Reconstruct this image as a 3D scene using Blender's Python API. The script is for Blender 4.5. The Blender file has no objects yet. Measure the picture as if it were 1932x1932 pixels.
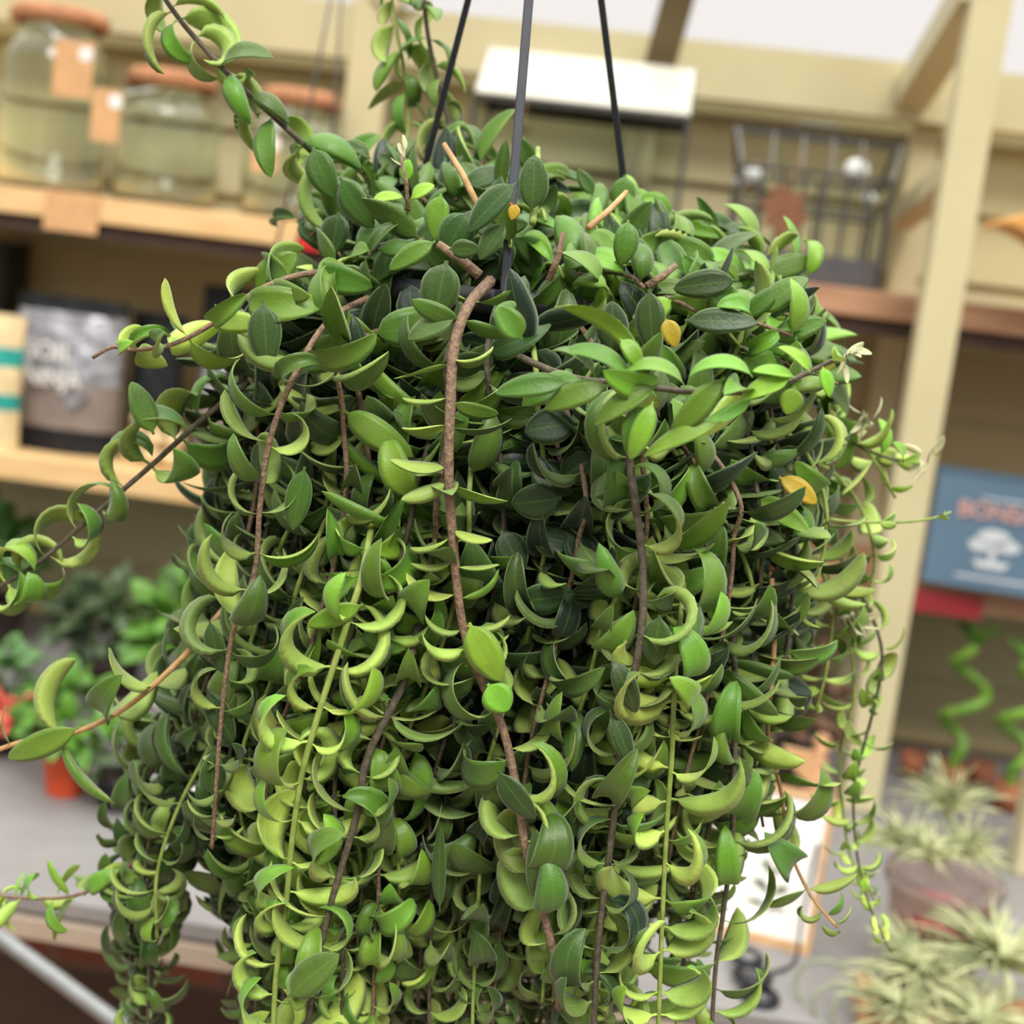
import bpy, math, random
import numpy as np
from mathutils import Vector, Matrix

random.seed(7); rng = np.random.default_rng(11)
sc = bpy.context.scene
col = sc.collection
PI = math.pi

# ------------------------------------------------------------------ camera
F = 2800.0
EYE = Vector((0, 0, 1.5))
YAW, PITCH, ROLL = math.radians(5.0), math.radians(9.0), math.radians(7.0)
fwd = Vector((-math.sin(YAW)*math.cos(PITCH), math.cos(YAW)*math.cos(PITCH), -math.sin(PITCH)))
r0 = fwd.cross(Vector((0, 0, 1))).normalized(); u0 = r0.cross(fwd)
RT = r0*math.cos(ROLL) + u0*math.sin(ROLL)
UP = -r0*math.sin(ROLL) + u0*math.cos(ROLL)

def P(px, py, Y):
    d = fwd + RT*((px-966)/F) - UP*((py-966)/F)
    return EYE + d*(Y/d.y)

cam = bpy.data.cameras.new('camera'); camo = bpy.data.objects.new('camera', cam); col.objects.link(camo)
m = Matrix((RT, UP, -fwd)).transposed().to_4x4(); m.translation = EYE
camo.matrix_world = m
cam.sensor_width = 36; cam.lens = 36*F/1932; cam.clip_start = .05; cam.clip_end = 60
cam.dof.use_dof = True; cam.dof.focus_distance = .80; cam.dof.aperture_fstop = 5.4
sc.camera = camo

# ------------------------------------------------------------------ materials
def srgb(r, g, b):
    f = lambda c: (c/255/12.92 if c/255 <= .04045 else ((c/255+.055)/1.055)**2.4)
    return (f(r), f(g), f(b), 1)

def mat(name, c, rough=.6, var=.12, scale=12, metallic=0, trans=0, ior=1.45, bump=0, stretch=(1, 1, 1), alpha=1, c2=None, spec=.5, emit=0):
    m = bpy.data.materials.new(name); m.use_nodes = True
    nt = m.node_tree; b = nt.nodes['Principled BSDF']
    b.inputs['Roughness'].default_value = rough; b.inputs['Metallic'].default_value = metallic
    b.inputs['Transmission Weight'].default_value = trans; b.inputs['IOR'].default_value = ior
    b.inputs['Alpha'].default_value = alpha; b.inputs['Specular IOR Level'].default_value = spec
    tc = nt.nodes.new('ShaderNodeTexCoord'); mp = nt.nodes.new('ShaderNodeMapping')
    mp.inputs['Scale'].default_value = stretch
    nz = nt.nodes.new('ShaderNodeTexNoise'); nz.inputs['Scale'].default_value = scale; nz.inputs['Detail'].default_value = 5
    nt.links.new(tc.outputs['Object'], mp.inputs[0]); nt.links.new(mp.outputs[0], nz.inputs['Vector'])
    mx = nt.nodes.new('ShaderNodeMix'); mx.data_type = 'RGBA'
    if c2 is None:
        a = tuple(x*(1-var) for x in c[:3])+(1,); d = tuple(min(1, x*(1+var)) for x in c[:3])+(1,)
    else:
        a, d = c, c2
    rp = nt.nodes.new('ShaderNodeMapRange'); rp.inputs[1].default_value = .35; rp.inputs[2].default_value = .65
    nt.links.new(nz.outputs[0], rp.inputs[0]); nt.links.new(rp.outputs[0], mx.inputs[0])
    mx.inputs[6].default_value = a; mx.inputs[7].default_value = d
    nt.links.new(mx.outputs[2], b.inputs['Base Color'])
    if emit:
        nt.links.new(mx.outputs[2], b.inputs['Emission Color']); b.inputs['Emission Strength'].default_value = emit
    if bump:
        bp = nt.nodes.new('ShaderNodeBump'); bp.inputs['Strength'].default_value = bump; bp.inputs['Distance'].default_value = .004
        nt.links.new(nz.outputs[0], bp.inputs['Height']); nt.links.new(bp.outputs[0], b.inputs['Normal'])
    return m

def leaf_mat(name, dark, light, rim, rough=.42, under=False, transl=.22):
    """old leaf colour -> young leaf colour by a leaf value that also carries painted shade inside the plant; pale hairy margin; midrib."""
    m = bpy.data.materials.new(name); m.use_nodes = True
    nt = m.node_tree; b = nt.nodes['Principled BSDF']; L = nt.links; N = nt.nodes
    at = N.new('ShaderNodeAttribute'); at.attribute_name = 'leafdata'
    sp = N.new('ShaderNodeSeparateColor'); L.new(at.outputs['Color'], sp.inputs[0])
    age = N.new('ShaderNodeMix'); age.data_type = 'RGBA'; age.inputs[6].default_value = dark; age.inputs[7].default_value = light  # age mixes leaf age with painted shade inside the plant
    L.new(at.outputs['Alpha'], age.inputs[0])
    hs = N.new('ShaderNodeHueSaturation'); L.new(age.outputs[2], hs.inputs['Color'])
    mr = N.new('ShaderNodeMapRange'); mr.inputs[3].default_value = .478; mr.inputs[4].default_value = .512
    L.new(sp.outputs[2], mr.inputs[0]); L.new(mr.outputs[0], hs.inputs['Hue'])
    mv = N.new('ShaderNodeMapRange'); mv.inputs[3].default_value = .7; mv.inputs[4].default_value = 1.3
    ml = N.new('ShaderNodeMath'); ml.operation = 'MULTIPLY'; ml.inputs[1].default_value = 7.31
    fr = N.new('ShaderNodeMath'); fr.operation = 'FRACT'; L.new(sp.outputs[2], ml.inputs[0]); L.new(ml.outputs[0], fr.inputs[0])
    L.new(fr.outputs[0], mv.inputs[0]); L.new(mv.outputs[0], hs.inputs['Value'])
    # blotches
    tc = N.new('ShaderNodeTexCoord'); nz = N.new('ShaderNodeTexNoise'); nz.inputs['Scale'].default_value = 90; nz.inputs['Detail'].default_value = 4
    L.new(tc.outputs['Object'], nz.inputs['Vector'])
    mb = N.new('ShaderNodeMix'); mb.data_type = 'RGBA'; mb.blend_type = 'MULTIPLY'; mb.inputs[7].default_value = (.72, .78, .7, 1)
    r1 = N.new('ShaderNodeMapRange'); r1.inputs[1].default_value = .45; r1.inputs[2].default_value = .75; r1.inputs[4].default_value = .8
    L.new(nz.outputs[0], r1.inputs[0]); L.new(r1.outputs[0], mb.inputs[0]); L.new(hs.outputs[0], mb.inputs[6])
    # midrib
    r2 = N.new('ShaderNodeMapRange'); r2.inputs[1].default_value = .0; r2.inputs[2].default_value = .10; r2.inputs[3].default_value = .28; r2.inputs[4].default_value = 0
    L.new(sp.outputs[1], r2.inputs[0])
    mm = N.new('ShaderNodeMix'); mm.data_type = 'RGBA'
    mm.inputs[7].default_value = tuple(x*.6 for x in light[:3])+(1,)
    L.new(r2.outputs[0], mm.inputs[0]); L.new(mb.outputs[2], mm.inputs[6])
    # margin
    r3 = N.new('ShaderNodeMapRange'); r3.inputs[1].default_value = .84; r3.inputs[2].default_value = 1.0; r3.inputs[4].default_value = .75
    L.new(sp.outputs[1], r3.inputs[0])
    mg = N.new('ShaderNodeMix'); mg.data_type = 'RGBA'; mg.inputs[7].default_value = rim
    L.new(r3.outputs[0], mg.inputs[0]); L.new(mm.outputs[2], mg.inputs[6])
    L.new(mg.outputs[2], b.inputs['Base Color'])
    b.inputs['Roughness'].default_value = rough; b.inputs['Specular IOR Level'].default_value = .45
    b.inputs['Sheen Weight'].default_value = .18; b.inputs['Sheen Roughness'].default_value = .5
    bp = N.new('ShaderNodeBump'); bp.inputs['Strength'].default_value = .25; bp.inputs['Distance'].default_value = .001
    n2 = N.new('ShaderNodeTexNoise'); n2.inputs['Scale'].default_value = 500; L.new(tc.outputs['Object'], n2.inputs['Vector'])
    L.new(n2.outputs[0], bp.inputs['Height']); L.new(bp.outputs[0], b.inputs['Normal'])
    tr = N.new('ShaderNodeBsdfTranslucent'); L.new(mg.outputs[2], tr.inputs['Color'])
    ms = N.new('ShaderNodeMixShader'); ms.inputs[0].default_value = transl
    L.new(b.outputs[0], ms.inputs[1]); L.new(tr.outputs[0], ms.inputs[2]); L.new(ms.outputs[0], N['Material Output'].inputs[0])
    return m

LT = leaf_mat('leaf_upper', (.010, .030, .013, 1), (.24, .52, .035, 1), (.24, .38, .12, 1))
LU = leaf_mat('leaf_underside', (.075, .14, .030, 1), (.58, .80, .14, 1), (.42, .54, .18, 1), rough=.55, transl=.15)
STEM = mat('vine_bark', srgb(108, 84, 74), .7, .3, 300, bump=.6, c2=srgb(138, 114, 86))
STEMG = mat('vine_green_stem', srgb(118, 138, 62), .6, .25, 120, c2=srgb(150, 165, 85))
STEMO = mat('vine_tan_stem', srgb(176, 138, 92), .6, .25, 120)
STEMD = mat('vine_dark_stem', srgb(84, 76, 62), .7, .3, 200, bump=.5)
BLK = mat('black_plastic', srgb(24, 26, 30), .4, .2, 40)
WIRE = mat('dark_grey_plastic', srgb(44, 47, 56), .45, .15, 60)
PAINT = mat('cream_paint', srgb(200, 190, 150), .55, .05, 5)
SIDING = mat('olive_siding_paint', srgb(186, 177, 136), .6, .06, 4)
STRUT = mat('strut_shade_tone', srgb(118, 104, 72), .6, .08, 8)  # shade on the strut's underside is put into this darker colour
LITBOARD = mat('lit_board', srgb(214, 172, 116), .6, .2, 9, stretch=(1, 1, 14), c2=srgb(232, 196, 142))  # same shelf as the brown boards, painted paler for the light on it
BROWNW = mat('brown_board', srgb(160, 118, 88), .6, .2, 9, stretch=(1, 1, 14), c2=srgb(182, 140, 108))
REDT = mat('red_tape', srgb(214, 48, 44), .4, .06, 30)
REDD = mat('dark_red_tape', srgb(160, 50, 58), .4, .08, 30)
KRAFT = mat('kraft_card', srgb(206, 160, 112), .8, .08, 40)
CORK = mat('cork', srgb(168, 116, 80), .8, .2, 70, bump=.4)
GLASS = mat('green_tinted_glass', (.90, .955, .90, 1), .03, .02, 4, trans=1, ior=1.4)
PANE = mat('clear_pane', (.93, .97, .94, 1), .05, .01, 4, trans=1, ior=1.05)
FROST = mat('frosted_white_pane', srgb(192, 188, 174), .3, .02, 4)
METAL = mat('dark_metal', srgb(88, 86, 82), .4, .15, 60, metallic=.6)
STEEL = mat('galvanised_steel', srgb(128, 130, 130), .5, .12, 60, metallic=.4)
GREY = mat('grey_laminate', srgb(126, 123, 122), .45, .05, 25)
GREYEDGE = mat('taupe_edge_trim', srgb(158, 142, 126), .5, .06, 25)
WHITE = mat('white_card', srgb(240, 236, 230), .5, .01, 10)
CARDW = mat('frame_wood', srgb(196, 156, 114), .55, .15, 30, stretch=(1, 8, 1))
SILVER = mat('crinkled_silver_film', srgb(186, 186, 192), .28, .3, 45, metallic=.75, bump=1.0)
TAUPE = mat('taupe_label', srgb(134, 120, 112), .5, .06, 20)
BEIGE = mat('beige_clay', srgb(220, 196, 150), .8, .1, 40)
TEAL = mat('teal_print', srgb(36, 150, 140), .5, .05, 20)
BLUE = mat('slate_blue_box', srgb(104, 132, 156), .5, .04, 12)
BLUED = mat('slate_blue_box_side', srgb(84, 110, 134), .5, .04, 12)
SALMON = mat('salmon_print', srgb(226, 178, 170), .5, .03, 20)
PRINTW = mat('white_print', srgb(226, 232, 238), .5, .03, 20)
ORANGE = mat('orange_pot', srgb(226, 88, 44), .45, .06, 20)
DARKPOT = mat('dark_brown_pot', srgb(64, 48, 40), .4, .1, 20)
PINKF = mat('coral_petal', srgb(240, 112, 96), .6, .15, 50)
CREAMF = mat('cream_bud', srgb(226, 226, 180), .6, .08, 50)
CLEARP = mat('pinkish_clear_plastic', srgb(236, 216, 208), .15, .05, 20, trans=.85, ior=1.1)
PINKP = mat('pink_gravel', srgb(206, 86, 112), .7, .35, 60)
TERRA = mat('wood_chip', srgb(184, 138, 100), .8, .2, 60)
AIRG = mat('air_plant_leaf', srgb(132, 142, 98), .6, .2, 30, c2=srgb(204, 204, 158))
BAMB = mat('bamboo_stem', srgb(96, 142, 44), .35, .15, 20, c2=srgb(128, 170, 60))
CORKD = mat('brown_cork', srgb(150, 92, 62), .8, .2, 60)
LEAFT = mat('brown_leather_leaf', srgb(124, 82, 54), .7, .12, 40)
CABLE = mat('black_cable', srgb(22, 24, 30), .4, .1, 30)
SPROUT = mat('green_ink', srgb(70, 88, 40), .7, .1, 40)
SOIL = mat('dark_soil', srgb(44, 34, 26), .9, .3, 80, bump=1)
BL1 = mat('bright_green_leaf', srgb(78, 122, 34), .45, .25, 30)
BL2 = mat('mid_green_leaf', srgb(70, 110, 52), .5, .3, 30)
BL3 = mat('dull_green_leaf', srgb(62, 80, 48), .5, .3, 30)
BRICK = None
FLOORM = mat('concrete_floor', srgb(150, 128, 110), .8, .15, 5)

def brick_mat():
    m = bpy.data.materials.new('red_brick'); m.use_nodes = True; nt = m.node_tree; b = nt.nodes['Principled BSDF']
    tc = nt.nodes.new('ShaderNodeTexCoord'); mp = nt.nodes.new('ShaderNodeMapping'); mp.inputs['Rotation'].default_value = (PI/2, 0, 0)
    br = nt.nodes.new('ShaderNodeTexBrick'); br.inputs['Scale'].default_value = 4.2
    br.inputs['Color1'].default_value = srgb(190, 112, 80); br.inputs['Color2'].default_value = srgb(150, 88, 66); br.inputs['Mortar'].default_value = srgb(150, 130, 116)
    nt.links.new(tc.outputs['Object'], mp.inputs[0]); nt.links.new(mp.outputs[0], br.inputs['Vector'])
    nt.links.new(br.outputs['Color'], b.inputs['Base Color']); b.inputs['Roughness'].default_value = .9
    return m
BRICK = brick_mat()

# ------------------------------------------------------------------ mesh helpers
class MB:
    def __init__(s): s.v = []; s.f = []
    def add(s, v, f):
        o = len(s.v); s.v += [Vector(x) for x in v]; s.f += [tuple(i+o for i in q) for q in f]; return s
    def hexa(s, c):   # 8 corners: bottom 4 ccw, top 4 ccw
        return s.add(c, [(3, 2, 1, 0), (4, 5, 6, 7), (0, 1, 5, 4), (1, 2, 6, 5), (2, 3, 7, 6), (3, 0, 4, 7)])
    def box(s, x0, x1, y0, y1, z0, z1, M=None):
        c = [Vector(p) for p in ((x0, y0, z0), (x1, y0, z0), (x1, y1, z0), (x0, y1, z0), (x0, y0, z1), (x1, y0, z1), (x1, y1, z1), (x0, y1, z1))]
        if M: c = [M @ p for p in c]
        return s.hexa(c)
    def beam(s, a, b, w, h, up=Vector((0, 0, 1))):
        a, b = Vector(a), Vector(b); t = (b-a).normalized(); r = t.cross(up).normalized(); u = r.cross(t)
        c = []
        for p in (a, b):
            c += [p-r*w/2-u*h/2, p+r*w/2-u*h/2, p+r*w/2+u*h/2, p-r*w/2+u*h/2]
        return s.add(c, [(0, 1, 2, 3), (7, 6, 5, 4), (0, 4, 5, 1), (1, 5, 6, 2), (2, 6, 7, 3), (3, 7, 4, 0)])
    def tube(s, pts, r, n=8, caps=True):
        pts = [Vector(p) for p in pts]; N = len(pts)
        rs = r if hasattr(r, '__len__') else [r]*N
        t = (pts[1]-pts[0]).normalized(); a = t.orthogonal().normalized(); V = []
        for i, p in enumerate(pts):
            t = (pts[min(i+1, N-1)]-pts[max(i-1, 0)])
            t = t.normalized() if t.length > 1e-9 else Vector((0, 0, 1))
            a = (a-t*a.dot(t)).normalized(); b = t.cross(a)
            for k in range(n):
                th = 2*PI*k/n; V.append(p+(a*math.cos(th)+b*math.sin(th))*rs[i])
        Fc = [(i*n+k, i*n+(k+1) % n, (i+1)*n+(k+1) % n, (i+1)*n+k) for i in range(N-1) for k in range(n)]
        if caps: Fc += [tuple(range(n))[::-1], tuple((N-1)*n+k for k in range(n))]
        return s.add(V, Fc)
    def lathe(s, c, prof, n=28, M=None, closed=False):
        V = []; c = Vector(c)
        for r, z in prof:
            for k in range(n):
                th = 2*PI*k/n; p = Vector((r*math.cos(th), r*math.sin(th), z))
                if M: p = M @ p
                V.append(c+p)
        m_ = len(prof); Fc = [(i*n+k, i*n+(k+1) % n, (i+1)*n+(k+1) % n, (i+1)*n+k) for i in range(m_-1) for k in range(n)]
        if closed: Fc += [((m_-1)*n+k, (m_-1)*n+(k+1) % n, (k+1) % n, k) for k in range(n)]
        else: Fc += [tuple(range(n))[::-1], tuple((m_-1)*n+k for k in range(n))]
        return s.add(V, Fc)
    def prism(s, poly, d):     # poly: 3D points of a flat outline, d: thickness vector
        n = len(poly); poly = [Vector(p) for p in poly]; d = Vector(d)
        return s.add(poly+[p+d for p in poly], [tuple(range(n)), tuple(range(n, 2*n))[::-1]]+[(i, n+i, n+(i+1) % n, (i+1) % n) for i in range(n)])
    def ball(s, c, r, n=12, sz=1):
        pr = [(max(1e-4, r*math.sin(PI*i/n)), -r*sz*math.cos(PI*i/n)) for i in range(n+1)]
        return s.lathe(c, pr, n*2)

ORG = {}
def link(name, me, mt, parent, org, smooth):
    o = bpy.data.objects.new(name, me); col.objects.link(o)
    if parent is None:
        o.location = org; ORG[o] = Vector(org)
    else:
        o.parent = parent; ORG[o] = ORG[parent]
    return o
def obj(name, mb, mt, parent=None, smooth=False, org=None, bevel=0):
    if parent is not None: org = ORG[parent]
    elif org is None:
        xs = [v.x for v in mb.v]; ys = [v.y for v in mb.v]; org = Vector(((min(xs)+max(xs))/2, (min(ys)+max(ys))/2, min(v.z for v in mb.v)))
    me = bpy.data.meshes.new(name); me.from_pydata([v-org for v in mb.v], [], mb.f); me.materials.append(mt)
    me.polygons.foreach_set('use_smooth', [smooth]*len(me.polygons)); me.update()
    import bmesh
    bm = bmesh.new(); bm.from_mesh(me); bmesh.ops.recalc_face_normals(bm, faces=bm.faces); bm.to_mesh(me); bm.free()
    o = link(name, me, mt, parent, org, smooth)
    if bevel:
        b = o.modifiers.new('bevel', 'BEVEL'); b.width = bevel; b.segments = 2; b.limit_method = 'ANGLE'
    return o
def thing(name, label, cat, loc, group=None):
    o = bpy.data.objects.new(name, None); o.empty_display_size = .05; col.objects.link(o); o.location = loc; ORG[o] = Vector(loc)
    return tag(o, label, cat, group)
def tag(o, label, cat, group=None):
    o['label'] = label; o['category'] = cat
    if group: o['group'] = group
    return o
def struct(name, mb, mt, **k):
    o = obj(name, mb, mt, **k); o['kind'] = 'structure'; return o

def spline(cps, step=.004):
    c = [np.array(p, float) for p in cps]
    c = [2*c[0]-c[1]]+c+[2*c[-1]-c[-2]]; out = []
    for i in range(1, len(c)-2):
        n = max(2, int(np.linalg.norm(c[i+1]-c[i])/step))
        for k in range(n):
            t = k/n; a, b, d, e = c[i-1], c[i], c[i+1], c[i+2]
            out.append(.5*((2*b)+(-a+d)*t+(2*a-5*b+4*d-e)*t*t+(-a+3*b-3*d+e)*t**3))
    out.append(c[-2]); return np.array(out)

# ------------------------------------------------------------------ leaves (vectorised)
def nrm(a): return a/np.maximum(np.linalg.norm(a, axis=-1, keepdims=True), 1e-9)
class Leaves:
    def __init__(s): s.rows = []
    def add(s, p, d, n, L, W, curl, fold, twist, age, flat=0, power=1.0, wprof=.85):  # age: leaf age, lowered for painted shade inside the plant
        s.rows.append((*p, *d, *n, L, W, curl, fold, twist, age, random.random(), power, wprof))
    def mesh(s, name, mats, parent, org, S=12):
        A = np.array(s.rows); N = len(A)
        if N == 0: return None
        p, d, n = A[:, 0:3], nrm(A[:, 3:6]), A[:, 6:9]
        n = nrm(n-(n*d).sum(1, keepdims=True)*d)
        L, W, curl, fold, tw, age, rnd, pw, wp = (A[:, k:k+1] for k in range(9, 18))
        b = np.cross(d, n)
        R = S+1; sv = np.linspace(0, 1, R)[None, :]
        th = curl*sv**pw
        mid = (th[:, 1:]+th[:, :-1])/2
        cx = np.concatenate([np.zeros((N, 1)), np.cumsum(np.cos(mid), 1)], 1)*L/S
        cz = np.concatenate([np.zeros((N, 1)), np.cumsum(np.sin(mid), 1)], 1)*L/S
        c = p[:, None]+cx[..., None]*d[:, None]-cz[..., None]*n[:, None]
        nn = np.cos(th)[..., None]*n[:, None]+np.sin(th)[..., None]*d[:, None]
        ta = tw*sv
        bb = b[:, None]*np.cos(ta)[..., None]+nn*np.sin(ta)[..., None]
        n2 = nn*np.cos(ta)[..., None]-b[:, None]*np.sin(ta)[..., None]
        x = np.clip((sv-.09)/.91, 0, 1)
        prof = np.maximum(np.sin(PI*x**wp)**.58, 0)*(1-.14*x)
        prof = np.where(sv < .12, np.maximum(prof, .10), prof); prof = np.maximum(prof, .02)
        hw = W/2*prof
        V = []; at = []
        th_ = .011*W/.015*.06
        thick = (W*.035)
        cols = [(-1, 0), (-.55, 1), (0, 1), (.55, 1), (1, 0), (.55, -1), (0, -1), (-.55, -1)]
        for v, sd in cols:
            q = c+bb*(hw*v*np.cos(fold*abs(v)))[..., None]+n2*(hw*abs(v)*np.sin(fold*abs(v))+sd*thick*(1-.35*v*v)*np.minimum(1, .3+prof))[..., None]
            V.append(q); at.append(np.full((N, R), abs(v)))
        V = np.stack(V, 2)                       # N,R,8,3
        at = np.stack(at, 2)
        data = np.zeros((N, R, 8, 4), np.float32)
        data[..., 0] = sv[..., None]; data[..., 1] = at; data[..., 2] = rnd[:, :, None]; data[..., 3] = np.clip(age, 0, 1)[:, :, None]
        base = (np.arange(N)*R*8)[:, None, None]+(np.arange(S)*8)[None, :, None]
        k = np.arange(8)[None, None, :]; k2 = (k+1) % 8
        F4 = np.stack([base+k, base+8+k, base+8+k2, base+k2], -1)     # N,S,8,4
        mi = np.array([0, 0, 0, 0, 1, 1, 1, 1], np.int32)
        mi = np.broadcast_to(mi, (N, S, 8)).reshape(-1)
        faces = F4.reshape(-1, 4)
        verts = (V.reshape(-1, 3)-np.array(org)).astype(np.float32)
        me = bpy.data.meshes.new(name)
        me.vertices.add(len(verts)); me.vertices.foreach_set('co', verts.ravel())
        me.loops.add(faces.size); me.loops.foreach_set('vertex_index', faces.ravel().astype(np.int32))
        me.polygons.add(len(faces)); me.polygons.foreach_set('loop_start', (np.arange(len(faces))*4).astype(np.int32))
        me.polygons.foreach_set('use_smooth', np.ones(len(faces), bool))
        for mt in mats: me.materials.append(mt)
        me.polygons.foreach_set('material_index', np.ascontiguousarray(mi, dtype=np.int32))
        ca = me.attributes.new('leafdata', 'FLOAT_COLOR', 'POINT'); ca.data.foreach_set('color', data.reshape(-1))
        me.update(calc_edges=True); me.validate()
        return link(name, me, None, parent, org, True)

def tube_obj(name, pts, r0_, r1_, mt, parent, n=7):
    N = len(pts); rs = [r0_+(r1_-r0_)*i/(N-1) for i in range(N)]
    mb = MB().tube([Vector(p) for p in pts], rs, n)
    return obj(name, mb, mt, parent, True)

CAMDIR = np.array((0, -1, .15)); CAMDIR = CAMDIR/np.linalg.norm(CAMDIR)
def leaves_on(lv, pts, spacing=.014, size=.036, curl=3.0, csd=.5, age=(.2, .5), side=0.0, start=0.0, az0=None, aznoise=.35, decuss=0.0,  # age: leaf age, lowered for painted shade inside the plant
              out=.5, tipn=1.0, tipsize=.4, wid=.42, alpha=(.1, .6), face=.35, end=1.0):
    seg = np.linalg.norm(np.diff(pts, axis=0), axis=1); cum = np.concatenate([[0], np.cumsum(seg)]); T = cum[-1]
    s = spacing*.5+start*T; k = 0
    az_base = az0 if az0 is not None else random.uniform(0, PI)
    while s < T*end:
        i = min(np.searchsorted(cum, s), len(pts)-1); p = pts[i]
        t = pts[min(i+3, len(pts)-1)]-pts[max(i-3, 0)]; t = t/max(np.linalg.norm(t), 1e-9)
        A = np.cross(t, CAMDIR); A = A/max(np.linalg.norm(A), 1e-6); B = np.cross(A, t)   # B faces the viewer side
        u = s/T
        cv = curl[0]+(curl[1]-curl[0])*u if isinstance(curl, tuple) else curl
        sz = size*(1 if u < .75 else 1-(1-tipsize)*(u-.75)/.25)
        az = az_base+(PI/2 if (k % 2 and random.random() < decuss) else 0)+random.gauss(0, aznoise)
        for sg in (0, PI):
            if random.random() < .05: continue
            a = az+sg+random.gauss(0, .15)
            o = A*math.cos(a)+B*math.sin(a)
            al = random.uniform(*alpha); d = o*math.cos(al)+t*math.sin(al)
            n = t*tipn*math.cos(al)-o*math.sin(al)
            n = n+CAMDIR*random.gauss(face, .6)+np.array((0, 0, 1))*random.gauss(out-.5, .35)+A*random.gauss(0, .25)
            sc_ = sz*random.uniform(.78, 1.15)
            lv.add(p+t*random.uniform(-.003, .003), d, n, sc_, sc_*wid*random.uniform(.85, 1.15), random.gauss(cv, csd), random.gauss(.25, .35),
                   random.gauss(0, .5), age[0]+(age[1]-age[0])*u+random.gauss(0, .09), power=random.uniform(.8, 1.2))
        s += spacing*(1 if u < .8 else .7)*random.uniform(.8, 1.2); k += 1

# ================================================================== THE PLANT
C0 = P(955, 545, .95)              # pot rim centre
PLANT = thing('hanging_potted_plant', 'bushy trailing plant with curled green leaves spilling from a hanging basket', 'plant', (C0.x, C0.y, C0.z-.16))
RIM = .105
pot = MB().lathe((C0.x, C0.y, C0.z-.15), [(.060, 0), (.068, .004), (.098, .135), (RIM, .137), (RIM, .15), (.097, .15), (.092, .13), (.055, .02)], 40)
obj('pot', pot, BLK, PLANT, True)
obj('soil', MB().lathe((C0.x, C0.y, C0.z-.02), [(.09, 0), (.09, .008), (.01, .012)], 24), SOIL, PLANT, True)
APEX = P(1052, -655, .95)
W1 = P(742, 548, .99); W2 = P(950, 575, .845); W3 = P(1203, 548, .99)
def strap(a, b, w):
    a, b = Vector(a), Vector(b); t = (b-a).normalized()
    return MB().beam(a, b, w, w*.62, up=Vector((0, -1, .1)))
for q, w in ((W1, .0042), (W2, .0054), (W3, .0044)):
    h = obj('hanger_wire', strap(q, APEX, w), WIRE if q is W2 else BLK, PLANT, bevel=.0008)
    obj('hanger_clip', MB().beam(q+Vector((0, 0, -.014)), q+Vector((0, 0, .008)), w*2, w*1.4, up=Vector((0, 1, 0))), WIRE, h)
# hook above the frame
hk = [APEX+Vector((0, 0, -.005)), APEX+Vector((0, 0, .05))]+[APEX+Vector((0.018-.018*math.cos(a), 0, .05+.018*math.sin(a))) for a in np.linspace(.2, PI*1.1, 10)]
obj('hook', MB().tube(hk, .0025, 8), BLK, PLANT, True)
hz = APEX.z+.075
tag(obj('ceiling_hook_rod', MB().tube([(APEX.x+.018, APEX.y, hz-.012), (APEX.x+.018, APEX.y, 2.5)], .003, 8), STEEL, smooth=True), 'thin steel rod that the hanging basket hooks onto', 'rod')

nv = [0]
def vine(cps, r=(.0022, .0010), mt=STEM, px=True, **k):
    pts = spline([tuple(P(*c)) for c in cps] if px else cps)
    st = tube_obj('vine', pts, r[0], r[1], mt, PLANT)
    lv = Leaves(); leaves_on(lv, pts, **k)
    lv.mesh('foliage', (LT, LU), st, ORG[PLANT]); nv[0] += 1
    return pts

# ---- hero vines traced along their stems (x, y, distance)
vine([(925, 530, .84), (885, 575, .80), (858, 650, .785), (850, 760, .775), (847, 900, .77), (856, 1030, .77), (868, 1150, .77), (885, 1230, .77)],
     (.0034, .0024), spacing=.0185, size=.031, wid=.40, curl=.9, csd=.5, az0=0, aznoise=.25, age=(.35, .6), tipsize=1, alpha=(.15, .5), face=0.1, start=.12)
vine([(885, 1230, .77), (915, 1300, .775), (950, 1380, .775), (975, 1490, .77), (990, 1590, .765), (1015, 1690, .765), (1045, 1800, .765), (1056, 1905, .765)],
     (.0026, .0022), spacing=.023, size=.049, wid=.40, curl=3.2, az0=.2, aznoise=.5, age=(.45, .30), tipsize=.8, face=.5, end=.9)
vine([(935, 640, .84), (985, 675, .80), (1080, 712, .765), (1180, 724, .745), (1290, 738, .74), (1400, 740, .74), (1480, 722, .745), (1540, 695, .75), (1590, 672, .755)],
     (.0022, .0012), STEMD, spacing=.050, size=.034, curl=1.2, csd=.4, az0=1.4, aznoise=.3, age=(.35, 1.0), tipsize=.5, wid=.46, alpha=(-.1, .3), face=-.3, out=1.2, start=.3)
vine([(690, 420, .93), (650, 380, .925), (610, 310, .92), (560, 260, .91), (500, 205, .905), (440, 150, .90), (385, 90, .90), (340, 38, .90), (285, -40, .90)],
     (.0022, .0015), STEMD, spacing=.017, size=.046, wid=.38, curl=2.2, csd=.9, age=(.25, .55), decuss=.6, face=.2, alpha=(-.2, .4), out=.7, tipsize=.9)
vine([(870, 330, 1.0), (848, 230, 1.02), (825, 150, 1.03), (808, 70, 1.03), (795, -40, 1.03)], (.0022, .0014), STEMD,
     spacing=.014, size=.038, curl=1.9, csd=.6, age=(.3, .5), decuss=.5, alpha=(-.5, .2), out=.8)
vine([(760, 330, 1.02), (770, 230, 1.04), (762, 130, 1.04), (745, 40, 1.04), (735, -40, 1.04)], (.0016, .001), STEMG,
     spacing=.016, size=.036, curl=1.6, csd=.6, age=(.35, .6), decuss=.5, alpha=(-.6, .0), out=.8)
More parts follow.
